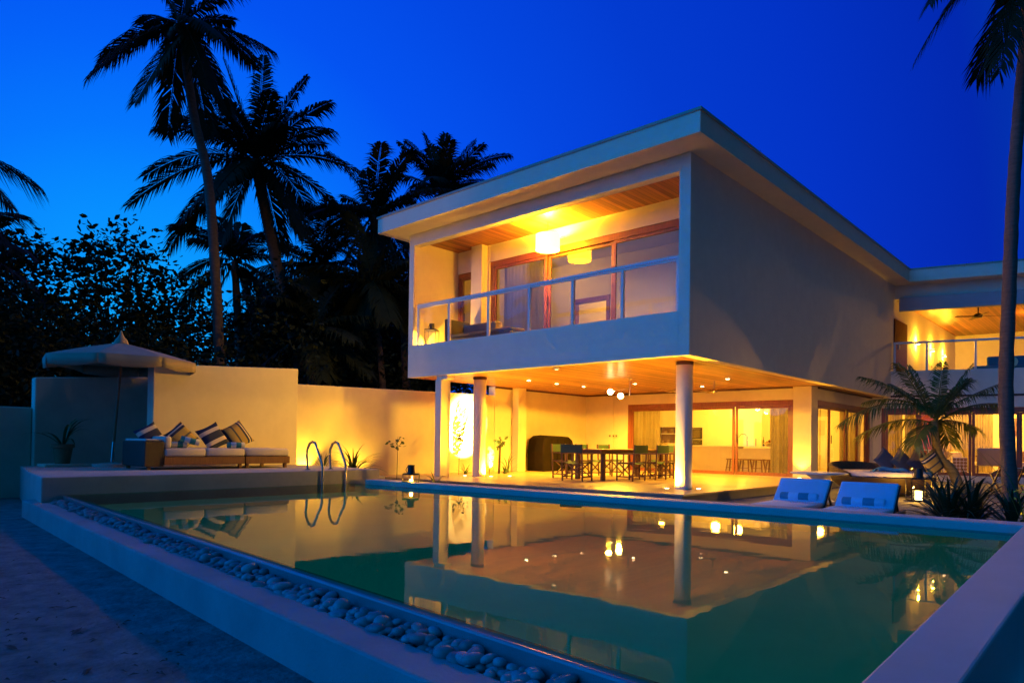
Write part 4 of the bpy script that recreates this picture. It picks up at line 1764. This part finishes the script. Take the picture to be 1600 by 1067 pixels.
st = stool('wooden stool at the kitchen island, leftmost of the row')
st.location = (-9.92, 21.55, .012)
for k, lb in enumerate(('wooden stool at the kitchen island, just right of the door stile', 'wooden stool at the kitchen island, second from the right', 'wooden stool at the kitchen island, nearest the right curtain')):
    dup(st, (-9.50 + k * .42, 21.6 + k * .03, .012), 0, lb)
t = T('fruit_bowl', 'dark bowl of fruit and bottles on the kitchen island', 'bowl', (-9.05, 22.4, .868))
m = MB()
m.lathe([(.08, 0), (.16, .05), (.19, .12), (.18, .12), (.15, .06), (.001, .03)], 24)
m.build('bowl', brass_m, t, smooth=True)
m = MB()
random.seed(2)
for k in range(9):
    a = k * 2.4
    m.lathe([(.001, -.045), (.038, -.022), (.045, 0), (.038, .022), (.001, .045)], 12, (.09 * math.cos(a) * (k > 2), .09 * math.sin(a) * (k > 2), .12 + .05 * (k < 3)))
m.build('fruit', mat('fruit_skin', (.35, .12, .05), .5, .4, 9), t, smooth=True)
m = MB()
m.lathe([(.035, 0), (.035, .18), (.012, .23), (.012, .30)], 12, (-.22, .05, 0))
m.lathe([(.03, 0), (.03, .14), (.011, .19), (.011, .25)], 12, (.25, .02, 0))
m.build('bottle', mat('bottle_glass', (.06, .05, .02), .15, .1, 4, coat=.4), t, smooth=True)
t = T('corner_chair', 'dark slatted chair seen through the side glass just past the corner pier', 'chair', (-7.35, 21.05, .012), R(20))
m = MB()
m.box(-.2, .2, -.2, .2, .42, .46)
m.build('seat', dark_timber, t)
m = MB()
m.box(-.2, .2, .17, .2, .47, .95)
m.build('backrest', dark_timber, t)
for sx in (-1, 1):
    for sy in (-1, 1):
        m = MB()
        m.box(sx * .18 - .018, sx * .18 + .018, sy * .18 - .018, sy * .18 + .018, 0, .42)
        m.build('leg', dark_timber, t)

# ------------------------------------------------------------------ sitting room behind the wing doors
def wt(name, label, cat, u, v, z=.012, rz=0, group=None):
    q = wp(u, v)
    return T(name, label, cat, (q[0], q[1], z), th + rz, group)


t = wt('wall_panel', 'rust red wall panel behind the young palm', 'wall panel', 1.75, 1.4)
m = MB()
m.box(-.36, .32, 0, .05, 0, 2.4)
m.build('panel', mat('rust_paint', (.42, .10, .03), .7, .1, 3), t)
t = wt('bookcase', 'low white bookcase with dark books behind the young palm', 'bookcase', 1.75, .95)
m = MB()
m.box(-.45, .45, 0, .3, .0, .04)
m.box(-.45, .45, 0, .3, .42, .46)
m.box(-.45, .45, 0, .3, .78, .82)
for q in (-.45, -.02, .41):
    m.box(q, q + .04, .001, .299, .04, .42)
    m.box(q, q + .04, .001, .299, .46, .78)
m.build('shelves', room_m, t)
m = MB()
random.seed(8)
for z0 in (.04, .46):
    for q in (-.40, .04):
        x = q
        while x < q + .30:
            w_ = random.uniform(.02, .05)
            m.box(x, x + w_ - .003, .03, .22, z0, z0 + random.uniform(.18, .28))
            x += w_
m.build('books', mat('dark_books', (.05, .035, .03), .7, .6, 14), t)
t = wt('sitting_sofa', 'cream sofa with grey cushions behind the wing glass', 'sofa', 2.35, 1.4)
m = MB()
m.rbox(-.5, .5, 0, .8, .1, .42, .05)
m.build('base', cushion_m, t, smooth=True)
m = MB()
m.rbox(-.5, .5, .62, .82, .42, .75, .05)
m.build('backrest', cushion_m, t, smooth=True)
m = MB()
for lx in (-.45, .45):
    m.box(lx - .03, lx + .03, .05, .11, 0, .1)
    m.box(lx - .03, lx + .03, .7, .76, 0, .1)
m.build('feet', teak, t)
q = wp(2.25, 1.85)
pillow((q[0], q[1], .68), (R(70), R(42), th), grey_c, 'grey cushion standing on its corner on the cream sofa', .45, .15)
t = wt('patterned_cabinet', 'small white cabinet with a round fretwork pattern', 'cabinet', 2.62, .75)
m = MB()
m.box(-.2, .2, 0, .35, 0, .58)
m.build('body', room_m, t)
m = MB()
for i in range(4):
    for j in range(5):
        m.lathe([(.036, 0), (.046, 0), (.046, .006), (.036, .006)], 12, M=Matrix.Translation((-.15 + i * .1, -.001, .08 + j * .105)) @ Matrix.Rotation(R(90), 4, 'X'))
m.build('fretwork', mat('fret_tan', (.30, .17, .06), .6, .1, 4), t)
t = wt('armchair', 'cream armchair with its back to the garden, behind the wing glass', 'armchair', 3.45, .75)
m = MB()
m.rbox(-.36, .36, 0, .12, .32, .90, .04)
m.build('backrest', mat('armchair_linen', (.36, .32, .24), .9, .06, 5, .1, 160), t, smooth=True)
m = MB()
m.rbox(-.34, .34, .12, .72, .30, .44, .04)
m.build('seat', cushion_m, t, smooth=True)
for sx in (-1, 1):
    m = MB()
    m.box(sx * .37 - .025, sx * .37 + .025, .02, .7, .60, .64)
    m.build('arm', teak, t)
    for yy in (.03, .66):
        m = MB()
        m.box(sx * .34 - .025, sx * .34 + .025, yy, yy + .05, 0, .32)
        m.build('leg', teak, t)
t = wt('wall_picture', 'small dark framed picture on the sitting room back wall', 'picture', 4.45, 3.9, 1.35)
m = MB()
m.box(-.22, .22, 0, .03, 0, .62)
m.build('frame', teak, t)
m = MB()
m.box(-.18, .18, -.004, 0, .04, .58)
m.build('canvas', mat('picture_grey', (.12, .14, .16), .8, .4, 4), t)
m = MB(MW)
m.box(3.9, 9, 3.95, 4.05, 0, 2.5)
vp(m, 'room_wall', room_m)
t = wt('dining_sideboard', 'pale cushioned bench beyond the tall palm trunk', 'bench', 4.5, 1.2)
m = MB()
m.rbox(-.45, .6, 0, .7, .1, .45, .04)
m.build('seat', cushion_m, t, smooth=True)
m = MB()
m.rbox(-.45, .6, .55, .7, .45, .8, .04)
m.build('backrest', mat('ochre_cushion', (.45, .30, .10), .9, .08, 6), t, smooth=True)
t = T('folding_stool', 'pale sling folding chair on the sand in front of the wing doors', 'deck chair', (-2.55, 21.3, ZS), R(25))
m = MB()
m.bar((-.25, .35, 0), (-.25, -.35, .62), .035)
m.bar((.25, .35, 0), (.25, -.35, .62), .035)
m.bar((-.25, -.3, 0), (-.25, .4, .45), .035)
m.bar((.25, -.3, 0), (.25, .4, .45), .035)
m.build('frame', teak, t)
m = MB()
m.prism([(-.24, -.35), (.24, -.35), (.24, .42), (-.24, .42)], [.60, .60, .43, .43], [.61, .61, .44, .44])
m.build('sling', cushion_m, t)
# upper terrace sofa
t = wt('terrace_sofa', 'turquoise sofa with a green bolster on the upper right terrace', 'sofa', 4.0, 1.0, 2.62)
m = MB()
m.rbox(-1.0, 2.6, 0, .9, .3, .98, .06)
m.build('seat', mat('teal_cloth', (.015, .13, .22), .9, .1, 5, .1, 120), t, smooth=True)
m = MB()
m.rbox(-.5, 2.6, .7, .95, .9, 1.35, .06)
m.build('backrest', MATS['teal_cloth'], t, smooth=True)
m = MB()
m.lathe([(.02, -.3), (.16, -.29), (.17, .29), (.02, .3)], 16, M=Matrix.Translation((0.0, -.02, 1.0)) @ Matrix.Rotation(R(80), 4, 'X'))
m.build('bolster', mat('mint_cloth', (.30, .55, .36), .9, .06, 5), t, smooth=True)
m = MB()
m.box(-1.0, 2.6, .05, .85, 0, .3)
m.build('plinth', teak, t)
q = wp(1.9, .55)
t = T('red_flower_pot', 'red flowering pot on the upper terrace parapet behind the palm top', 'flower pot', (q[0], q[1], 2.62))
m = MB()
m.lathe([(.14, 0), (.18, .55), (.16, .55)], 16)
m.build('pot', terra, t, smooth=True)
m = MB()
leaf_cluster(m, Vector((0, 0, .74)), .2, 60, .07, random.Random(6))
m.build('blossoms', mat('red_bloom', (.5, .03, .01), .7, .2, 5), t)
t = T('terrace_fan', 'dark ceiling fan on the upper right terrace beside the palm trunk', 'ceiling fan', (wp(3.3, 2.2)[0], wp(3.3, 2.2)[1], 0))
m = MB()
m.tube([(0, 0, 5.5), (0, 0, 5.86)], .02, 8)
m.lathe([(.03, 5.36), (.13, 5.38), (.14, 5.46), (.06, 5.52)], 20)
m.build('motor', black_metal, t, smooth=True)
for k in range(4):
    m = MB()
    m.box(.12, .7, -.06, .06, -.006, .006, Matrix.Rotation(k * PI / 2 + .5, 4, 'Z') @ Matrix.Translation((0, 0, 5.42)) @ Matrix.Rotation(R(9), 4, 'X'))
    m.build('blade', dark_timber, t)

# ================================================================== PALMS
def view_pt(B, dx, dy, dep, d):
    """a point dx right / dy up (in picture units at distance d) from B, dep metres farther along the view"""
    k = d / 1082.7
    rr_ = Vector((math.cos(YAW), math.sin(YAW), 0))
    ff = Vector((-math.sin(YAW), math.cos(YAW), 0))
    return Vector(B) + rr_ * dx * k + Vector((0, 0, 1)) * dy * k + ff * dep


def trunk_mesh(m, pts, r0, r1, flare=1.35):
    P = [Vector(p) for p in pts]
    # smooth the polyline
    out = []
    for i in range(len(P) - 1):
        p0 = P[max(i - 1, 0)]
        p1, p2 = P[i], P[i + 1]
        p3 = P[min(i + 2, len(P) - 1)]
        for k in range(10):
            t = k / 10
            out.append(.5 * ((2 * p1) + (p2 - p0) * t + (2 * p0 - 5 * p1 + 4 * p2 - p3) * t * t + (3 * p1 - p0 - 3 * p2 + p3) * t ** 3))
    out.append(P[-1])
    n = len(out)
    rs = [r0 + (r1 - r0) * i / (n - 1) for i in range(n)]
    rs[0] *= flare
    rs[1] *= 1 + (flare - 1) * .6
    rs[2] *= 1 + (flare - 1) * .25
    rs = [r * (1 + .045 * math.sin(i * 2.1)) for i, r in enumerate(rs)]
    m.tube(out, rs, 12)


def palm(label, pts, r0, r1, d, tips, lf, seed, n=54, extra=0, elen=4.5, w=.07, sag=.6, mats=(trunk_m, leaf_m), nuts=0, arch=.22, rad=.035, dead=0, name='palm_tree'):
    """tips: (dx, dy, arch, depth) of frond ends seen from the front, in picture units at distance d"""
    base = Vector(pts[0])
    t = T(name, label, 'palm tree', base)
    m = MB()
    trunk_mesh(m, pts, r0, r1)
    m.build('trunk', mats[0], t, smooth=True, loc=base).location = (0, 0, 0)
    top = Vector(pts[-1])
    m = MB()
    rnd = random.Random(seed)
    for i, tp in enumerate(tips):
        dx, dy, ar, dep = tp
        frond(m, top + Vector((rnd.uniform(-.08, .08), rnd.uniform(-.08, .08), rnd.uniform(-.1, .15))), view_pt(top, dx, dy, dep, d), ar, lf, seed * 100 + i, n, w, sag, rad=rad)
    for k in range(extra):
        a = k * 2.39996 + seed
        el = R(rnd.uniform(-48, 62))
        l = elen * rnd.uniform(.8, 1.08)
        tip = top + Vector((math.cos(a) * math.cos(el), math.sin(a) * math.cos(el), math.sin(el))) * l * .86
        frond(m, top + Vector((0, 0, rnd.uniform(-.1, .2))), tip, arch * (1 if el > -.3 else .7), lf, seed * 100 + 50 + k, n, w, sag, rad=rad)
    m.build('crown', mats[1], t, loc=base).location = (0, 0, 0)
    if nuts:
        m = MB()
        for k in range(nuts):
            a = rnd.uniform(0, 6.3)
            c = top + Vector((math.cos(a) * .38, math.sin(a) * .38, rnd.uniform(-.75, -.25)))
            m.lathe([(.001, -.13), (.08, -.09), (.115, 0), (.085, .09), (.001, .14)], 10, c)
        m.build('coconuts', mat('coconut', (.05, .035, .02), .6, .3, 5), t, smooth=True, loc=base).location = (0, 0, 0)
    return t


palm('tallest palm leaning left, with coconuts, rising past the top of the picture',
     [(-20.61, 9.61, ZS), (-20.65, 9.55, 1.75), (-20.77, 9.36, 5.64), (-20.96, 9.14, 8.73), (-21.27, 8.81, 10.66), (-21.5, 8.56, 12.87), (-21.54, 8.52, 13.38)], .165, .115, 21,
     [(-138, -45, .20, .5), (-108, -118, .22, -1.2), (-30, -158, .05, -1.4), (145, -40, .16, 0), (92, -62, .22, -1.5), (62, -120, .16, -.8),
      (-95, 38, .18, 1.2), (58, 40, .12, 1.0), (-8, 90, .05, .6), (-60, 95, .1, -.5), (100, 80, .15, .3), (-45, -150, .12, 1.0), (10, -140, .08, 1.5),
      (38, -95, .12, 1.8), (-75, -30, .25, 2.4), (70, 10, .22, 2.6)], .80, 1, nuts=9, n=80, w=.058)
palm('broad palm with a leaning trunk and upright centre fronds, right of the tallest palm',
     [(-23.2, 14.0, ZS), (-23.34, 13.85, 3.2), (-23.77, 13.41, 5.84), (-24.18, 12.99, 8.23), (-24.55, 12.6, 10.6), (-24.62, 12.53, 11.3)], .25, .16, 26,
     [(-185, -18, .26, .5), (-185, -80, .24, -.6), (2, 175, .06, .4), (-48, 152, .05, -.4), (75, 138, .08, .2), (118, 88, .16, -.3), (165, -15, .24, .2), (62, 30, .2, -1.5),
      (-95, 70, .2, 1.0), (-112, 55, .2, -.6), (-150, -130, .26, .8), (90, -130, .22, -1.0), (-30, -140, .15, -1.2), (30, 110, .1, 1.6), (-70, 110, .12, 1.6),
      (130, -70, .24, 1.4), (-80, -110, .22, -1.6), (45, 75, .12, -1.6), (20, -120, .1, 1.5), (-20, 60, .1, -1.8), (60, -100, .2, 1.0), (85, 60, .18, 1.8), (-60, 40, .2, -2)], 1.05, 2, n=84, extra=7, elen=4.2)
palm('palm with narrow upright fronds showing just above the villa roof',
     [(-26.9, 23.8, ZS), (-26.95, 23.85, 7), (-26.97, 23.85, 13.8)], .24, .16, 36,
     [(-68, 78, .14, 0), (-30, 98, .10, .4), (6, 88, .08, -.3), (52, 84, .12, .2), (106, 60, .22, 0), (-58, -10, .22, 0), (80, 40, .16, -.5), (-90, 30, .2, .6), (28, 70, .1, 1), (100, -20, .24, .5), (-45, -60, .15, 0), (40, -60, .15, .4),
      (-15, 60, .05, -1), (66, 66, .1, -.8)], 1.1, 3, n=76, extra=10, elen=3.6)
palm('lower palm left of the villa roof corner, its fronds fanned up',
     [(-24.4, 18.1, ZS), (-24.6, 17.95, 6), (-24.62, 17.93, 10.6)], .23, .15, 30,
     [(-14, 70, .08, 0), (20, 72, .08, .4), (46, 76, .10, -.3), (58, 24, .18, 0), (-50, 30, .2, .2), (-80, -20, .24, .3), (75, -30, .24, 0), (-40, -80, .15, -.6), (40, -80, .15, .2), (0, -90, .08, .4), (-95, -70, .24, 0), (90, -90, .2, .4)], 1.05, 4, n=72, extra=10, elen=4)
palm('palm at the left edge whose fronds reach in from outside the picture',
     [(-20.3, 2.3, ZS), (-20.4, 2.2, 4), (-20.55, 2.10, 7.2)], .22, .15, 16.4,
     [(158, -78, .36, .2), (150, -20, .26, 1.2), (72, 95, .14, .5), (120, -120, .34, .8), (70, 120, .12, 0), (60, -95, .22, .5), (-120, 20, .25, 0), (-90, 90, .2, 0), (-100, -80, .2, .5), (20, 140, .05, .6)], 1.0, 5, n=92, w=.045)
palm('palm at the left whose low brownish fronds droop over the broad leaved trees',
     [(-22.6, 3.6, ZS), (-22.7, 3.4, 3.0), (-22.9, 3.2, 5.6)], .2, .14, 19.5,
     [(150, -10, .26, -.8), (120, -50, .26, .4), (80, 20, .25, -1), (-60, 30, .2, 0), (40, -80, .2, -1), (100, -90, .22, 1.0), (-80, -30, .2, 0)], .95, 6, n=72, extra=6, elen=3.2)
palm('middle palm with ragged fronds between the tallest palm and the broad leaved trees',
     [(-27.4, 13.6, ZS), (-27.6, 13.5, 4), (-27.8, 13.3, 8.2)], .2, .14, 28,
     [(-85, -25, .24, 0), (-95, -75, .24, .4), (-30, -80, .15, -.4), (50, 10, .2, .3), (60, -70, .2, 0), (-60, 30, .2, -.5), (10, 60, .1, 0), (20, -90, .1, .5)], 1.0, 7, n=72, extra=8, elen=3.6)
palm('slim palm with drooping fronds in front of the dark thicket beside the villa',
     [(-20.5, 15.6, ZS), (-20.6, 15.5, 3), (-20.9, 15.2, 6.6)], .13, .10, 24,
     [(-80, 10, .25, 0), (70, -20, .25, -.4), (-60, -80, .22, .4), (50, -90, .2, 0), (-20, -100, .1, -.4), (20, 60, .1, 0), (-50, 60, .15, .3), (60, 40, .18, 0), (85, -60, .25, .6)], .9, 8, n=66, extra=8, elen=3.2)
palm('dense dark palm crown between the broad palm and the villa, trunk hidden',
     [(-26.0, 17.0, ZS), (-26.3, 16.8, 4), (-26.6, 16.6, 8.3)], .22, .15, 29,
     [(-70, 40, .2, 0), (40, 50, .15, 0), (-100, -10, .25, .4)], 1.0, 21, n=64, extra=22, elen=4.6)
palm('low dark palm behind the long amber wall, its fronds brushing the wall top',
     [(-21.5, 13.6, ZS), (-21.7, 13.4, 2), (-21.9, 13.2, 4.6)], .2, .14, 24,
     [(-70, 40, .2, 0), (60, 30, .2, 0), (-90, -10, .25, .4)], .95, 22, n=60, extra=18, elen=3.8)
palm('dark palm just left of the villa, its fronds hanging behind the balcony corner',
     [(-22.0, 18.0, ZS), (-22.2, 17.9, 3), (-22.4, 17.8, 7.2)], .2, .14, 28,
     [(-60, 40, .2, 0), (50, 30, .2, 0), (-80, -30, .25, .4)], 1.0, 23, n=60, extra=20, elen=4.2)
palm('tall palm trunk at the right edge, its crown hanging in from the top',
     [(-1.79, 15.45, ZS), (-1.86, 15.35, 1.83), (-1.81, 15.34, 3.92), (-1.76, 15.36, 5.55), (-1.68, 15.4, 7.07), (-1.6, 15.45, 8.35), (-1.53, 15.49, 9.85)], .125, .085, 12.6,
     [(-188, -112, .36, -.6), (-150, -140, .40, .6), (-120, -70, .34, .2), (-72, -205, .18, -.4), (-150, 60, .2, .5), (-40, 120, .1, 0), (120, 40, .2, 0), (140, -60, .25, .4), (60, -150, .15, .4), (-100, 20, .25, 1.2), (-26, -150, .1, 1.0)], .66, 10, n=84, w=.036)
palm('young bushy palm in front of the inner corner of the house',
     [(-3.0, 18.28, ZS), (-3.18, 18.1, .38), (-3.37, 17.92, .66), (-3.45, 17.84, 1.02), (-3.47, 17.80, 1.50)], .115, .07, 15.5,
     [(-160, -10, .30, -.3), (-108, 68, .16, .2), (-66, 86, .10, -.2), (14, 92, .04, 0), (-20, 88, .06, .5), (68, 66, .14, .2), (96, 26, .22, -.2), (80, -14, .24, .3), (-48, -38, .25, -.4), (84, 58, .06, -.5), (46, -34, .25, .5),
      (40, 84, .08, -.4), (-90, 30, .24, .5), (20, 60, .1, -.7), (-40, 60, .12, .7), (56, 46, .18, .7), (-100, -26, .28, .6)], .56, 11, n=58, w=.028, sag=.75, mats=(trunk_y, leaf_young), rad=.022)
palm('distant dark palm top peeking over the wing roof beside the tall palm trunk',
     [(2.6, 44.0, ZS), (2.6, 44, 8), (2.6, 44, 12.0)], .25, .16, 42,
     [(-48, 12, .2, 0), (-30, 50, .1, 0), (20, 60, .1, 0), (60, 30, .2, 0), (-45, -20, .2, .5), (50, -20, .2, 0), (0, -50, .1, 0)], .9, 12, n=40, w=.08)

# ================================================================== BROAD LEAVED TREES AND UNDERGROWTH
def broad_tree(label, base, height, rad, seed, ncl=110, per=30, size=.24, name='broadleaf_tree', squash=.75, lowest=.32):
    rnd = random.Random(seed)
    base = Vector(base)
    t = T(name, label, 'tree', base)
    mt, mc = MB(), MB()
    mt.tube([base, base + Vector((rnd.uniform(-.2, .2), rnd.uniform(-.2, .2), height * .3)), base + Vector((rnd.uniform(-.3, .3), rnd.uniform(-.3, .3), height * .55))], [.20, .15, .09], 8)
    cc = base + Vector((0, 0, height * .62))
    for k in range(ncl):
        v = Vector((rnd.gauss(0, 1), rnd.gauss(0, 1), rnd.gauss(0, 1))).normalized() * rnd.uniform(.35, 1.0) ** .6
        c = cc + Vector((v.x * rad, v.y * rad, v.z * height * .40 * (1 if v.z > 0 else squash)))
        c += Vector((rnd.uniform(-.3, .3), rnd.uniform(-.3, .3), rnd.uniform(-.3, .3)))
        if c.z < base.z + height * .05:
            continue
        if k % 4 == 0:
            s0 = base + Vector((0, 0, height * rnd.uniform(.3, .55)))
            mid = s0.lerp(c, .5) + Vector((0, 0, -.15))
            mt.tube([s0, mid, c], [.06, .035, .012], 5, cap=False)
        leaf_cluster(mc, c, rnd.uniform(.38, .75), per, size, rnd)
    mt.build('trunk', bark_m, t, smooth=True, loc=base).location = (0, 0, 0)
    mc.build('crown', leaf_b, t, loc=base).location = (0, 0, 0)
    return t


broad_tree('dark broad leaved tree at the far left, tallest of the leafy group', (-24.6, 5.0, ZS), 6.9, 2.3, 31, 100, 56, .22)
broad_tree('dark broad leaved tree in the middle of the leafy group behind the umbrella', (-23.4, 7.4, ZS), 7.1, 2.0, 32, 78, 56, .22)
broad_tree('dark broad leaved tree at the right of the leafy group, sloping down to the palms', (-22.8, 9.3, ZS), 6.0, 1.6, 33, 52, 56, .21)
broad_tree('bushy low tree behind the low wall at the far left', (-19.5, 3.9, ZS), 4.3, 1.6, 34, 135, 62, 0.171)
broad_tree('low leafy tree behind the shaded wall panel', (-20.5, 6.9, ZS), 3.9, 1.7, 35, 120, 62, 0.155)
broad_tree('round leafy bush tree between the two leaning palm trunks', (-25.0, 14.4, ZS), 6.4, 2.2, 36, 135, 62, 0.171)
broad_tree('dense dark tree standing directly left of the villa', (-24.0, 20.2, ZS), 9.2, 2.8, 37, 225, 62, 0.202)
broad_tree('dark leafy tree behind the slim palm beside the villa', (-27.5, 18.4, ZS), 8.8, 2.8, 38, 210, 62, 0.217)
broad_tree('dark tree crown behind the upright palm over the villa roof edge', (-30.5, 22.5, ZS), 9.6, 3.0, 39, 195, 62, 0.232)
broad_tree('dark tree behind the broad palm, filling between the trunks', (-30.5, 16.5, ZS), 8.4, 2.8, 40, 180, 62, 0.232)
m = MB()
rnd = random.Random(77)
for k in range(900):
    s_ = rnd.random()
    x = -18.5 - 14 * rnd.random()
    y = 2.5 + 22 * s_
    zt = rnd.uniform(.2, 3.6) if rnd.random() < .7 else rnd.uniform(3, 6.0)
    if y < 10.5:
        zt *= .55
    leaf_cluster(m, Vector((x, y, zt)), rnd.uniform(.5, 1.0), 46, .22, rnd)
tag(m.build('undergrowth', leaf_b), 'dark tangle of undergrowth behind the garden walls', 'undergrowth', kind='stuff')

# ================================================================== GARDEN PLANTS
def strap_plant(label, loc, n, L_, w_, seed, spread=R(70), droop=1.4, group=None, m_=leaf_g, stake=False):
    t = T('strap_plant', label, 'plant', loc, 0, group)
    m = MB()
    blade_plant(m, n, L_, w_, spread, seed, droop, 0, 7)
    m.build('leaves', m_, t, smooth=True)
    m = MB()
    m.lathe([(.05, -.05), (.045, .06), (.02, .10)], 8)
    m.build('stem', leaf_g, t)
    return t


def stem_plant(label, loc, h, seed, nl=16, ls=.11, trunk=.008, lean=0):
    rnd = random.Random(seed)
    t = T('stem_plant', label, 'plant', loc)
    m = MB()
    top = Vector((lean, 0, h))
    m.tube([(0, 0, -.05), (lean * .3, .01, h * .5), top], [trunk, trunk * .85, trunk * .6], 6)
    ml = MB()
    for k in range(4):
        a = rnd.uniform(0, 6.3)
        p = top * rnd.uniform(.72, .95)
        e = p + Vector((math.cos(a) * .16, math.sin(a) * .16, rnd.uniform(.0, .1)))
        m.tube([p, e], [trunk * .5, trunk * .3], 5)
        leaf_cluster(ml, e, .10, nl // 4 + 1, ls, rnd, .6)
    leaf_cluster(ml, top, .10, nl // 3, ls, rnd)
    m.build('stem', bark_m, t)
    ml.build('leaves', leaf_g, t)
    return t


strap_plant('spiky strap leaved clump by the amber wall, right of the pool ladder', (-12.9, 8.95, .12), 40, .86, .05, 51)
strap_plant('thin fine leaved clump seen through the pool ladder rails', (-13.0, 8.25, .2), 26, .62, .024, 52, R(80))
strap_plant('small two leaved plant standing alone at the end of the pool coping', (-10.1, 8.9, .0), 5, .36, .05, 53, R(30), 1.0)
stem_plant('tall thin stemmed plant with round leaves behind the strap leaved clump', (-12.0, 9.45, .0), .92, 54, 22, .10)
stem_plant('thin stemmed plant in front of the bright spotlit wall', (-13.55, 12.75, .0), 1.18, 55, 14, .12, .007)
stem_plant('sturdy sapling with big leaves just right of the farther round column', (-13.35, 14.1, .0), .98, 56, 14, .16, .035, .05)
strap_plant('low ground plant left of the farther column foot', (-13.7, 13.15, .0), 14, .38, .03, 57, R(60))
strap_plant('grassy arching plant between the farther column and the covered grill', (-13.75, 14.9, .0), 16, .85, .022, 58, R(50), 1.5)
strap_plant('leafy ground plant at the foot of the sapling by the farther column', (-13.3, 14.3, .0), 16, .34, .04, 59, R(70))
t = T('fern', 'small feathery fern in front of the spotlit wall, throwing its shadow on the bright patch', 'plant', (-12.98, 13.33, 0))
m = MB()
for k, (tx, ty, tz) in enumerate(((-.05, .05, .76), (-.03, .13, .70), (-.05, .19, .62), (.0, .0, .60))):
    frond(m, (0, 0, 0), (tx, ty, tz), .12, .15, 900 + k, 11, .036, .3, .25, .006)
m.build('fronds', leaf_g, t)
# right foreground planting
shrub = leaf_m2 = mat('lily_leaf', (.028, .045, .012), .55, .35, 4)
for k, (x, y, n, L_, w_, sd, lb) in enumerate(((-1.92, 10.75, 70, 1.0, .05, 61, 'dark lily clump at the left of the planting behind the pool corner'),
                                              (-1.70, 10.95, 64, .95, .05, 62, 'dark lily clump in the middle of the planting behind the pool corner'),
                                              (-1.25, 10.9, 60, .9, .05, 63, 'dark lily clump at the right edge of the planting behind the pool corner'),
                                              (-2.35, 12.3, 44, .8, .045, 64, 'low dark lily clump behind the others, below the young palm'))):
    strap_plant(lb, (x, y, ZS), n, L_, w_, sd, R(75), 1.3, 'lily clumps by the pool corner', leaf_m2)
strap_plant('tall arching stems crossing in front of the tall palm trunk', (-1.05, 10.5, ZS), 9, 1.55, .03, 65, R(40), 1.2)
t = T('flowering_plant', 'small yellow green flowering plant lit from below beside the palm foot', 'plant', (-1.15, 11.6, ZS))
m = MB()
rnd = random.Random(9)
leaf_cluster(m, Vector((0, 0, .38)), .22, 60, .07, rnd)
m.build('blossoms', mat('lime_bloom', (.45, .5, .06), .6, .3, 6), t)
m = MB()
for k in range(6):
    a = k * 1.05
    m.tube([(0, 0, 0), (.1 * math.cos(a), .1 * math.sin(a), .35)], .005, 5)
m.build('stem', leaf_g, t)
ground_light(-1.12, 11.35, ZS, 'small garden light among the lilies at the foot of the tall palm', 1.6, (-1.15, 11.6, .3), R(100))

print('objects', len(bpy.data.objects))
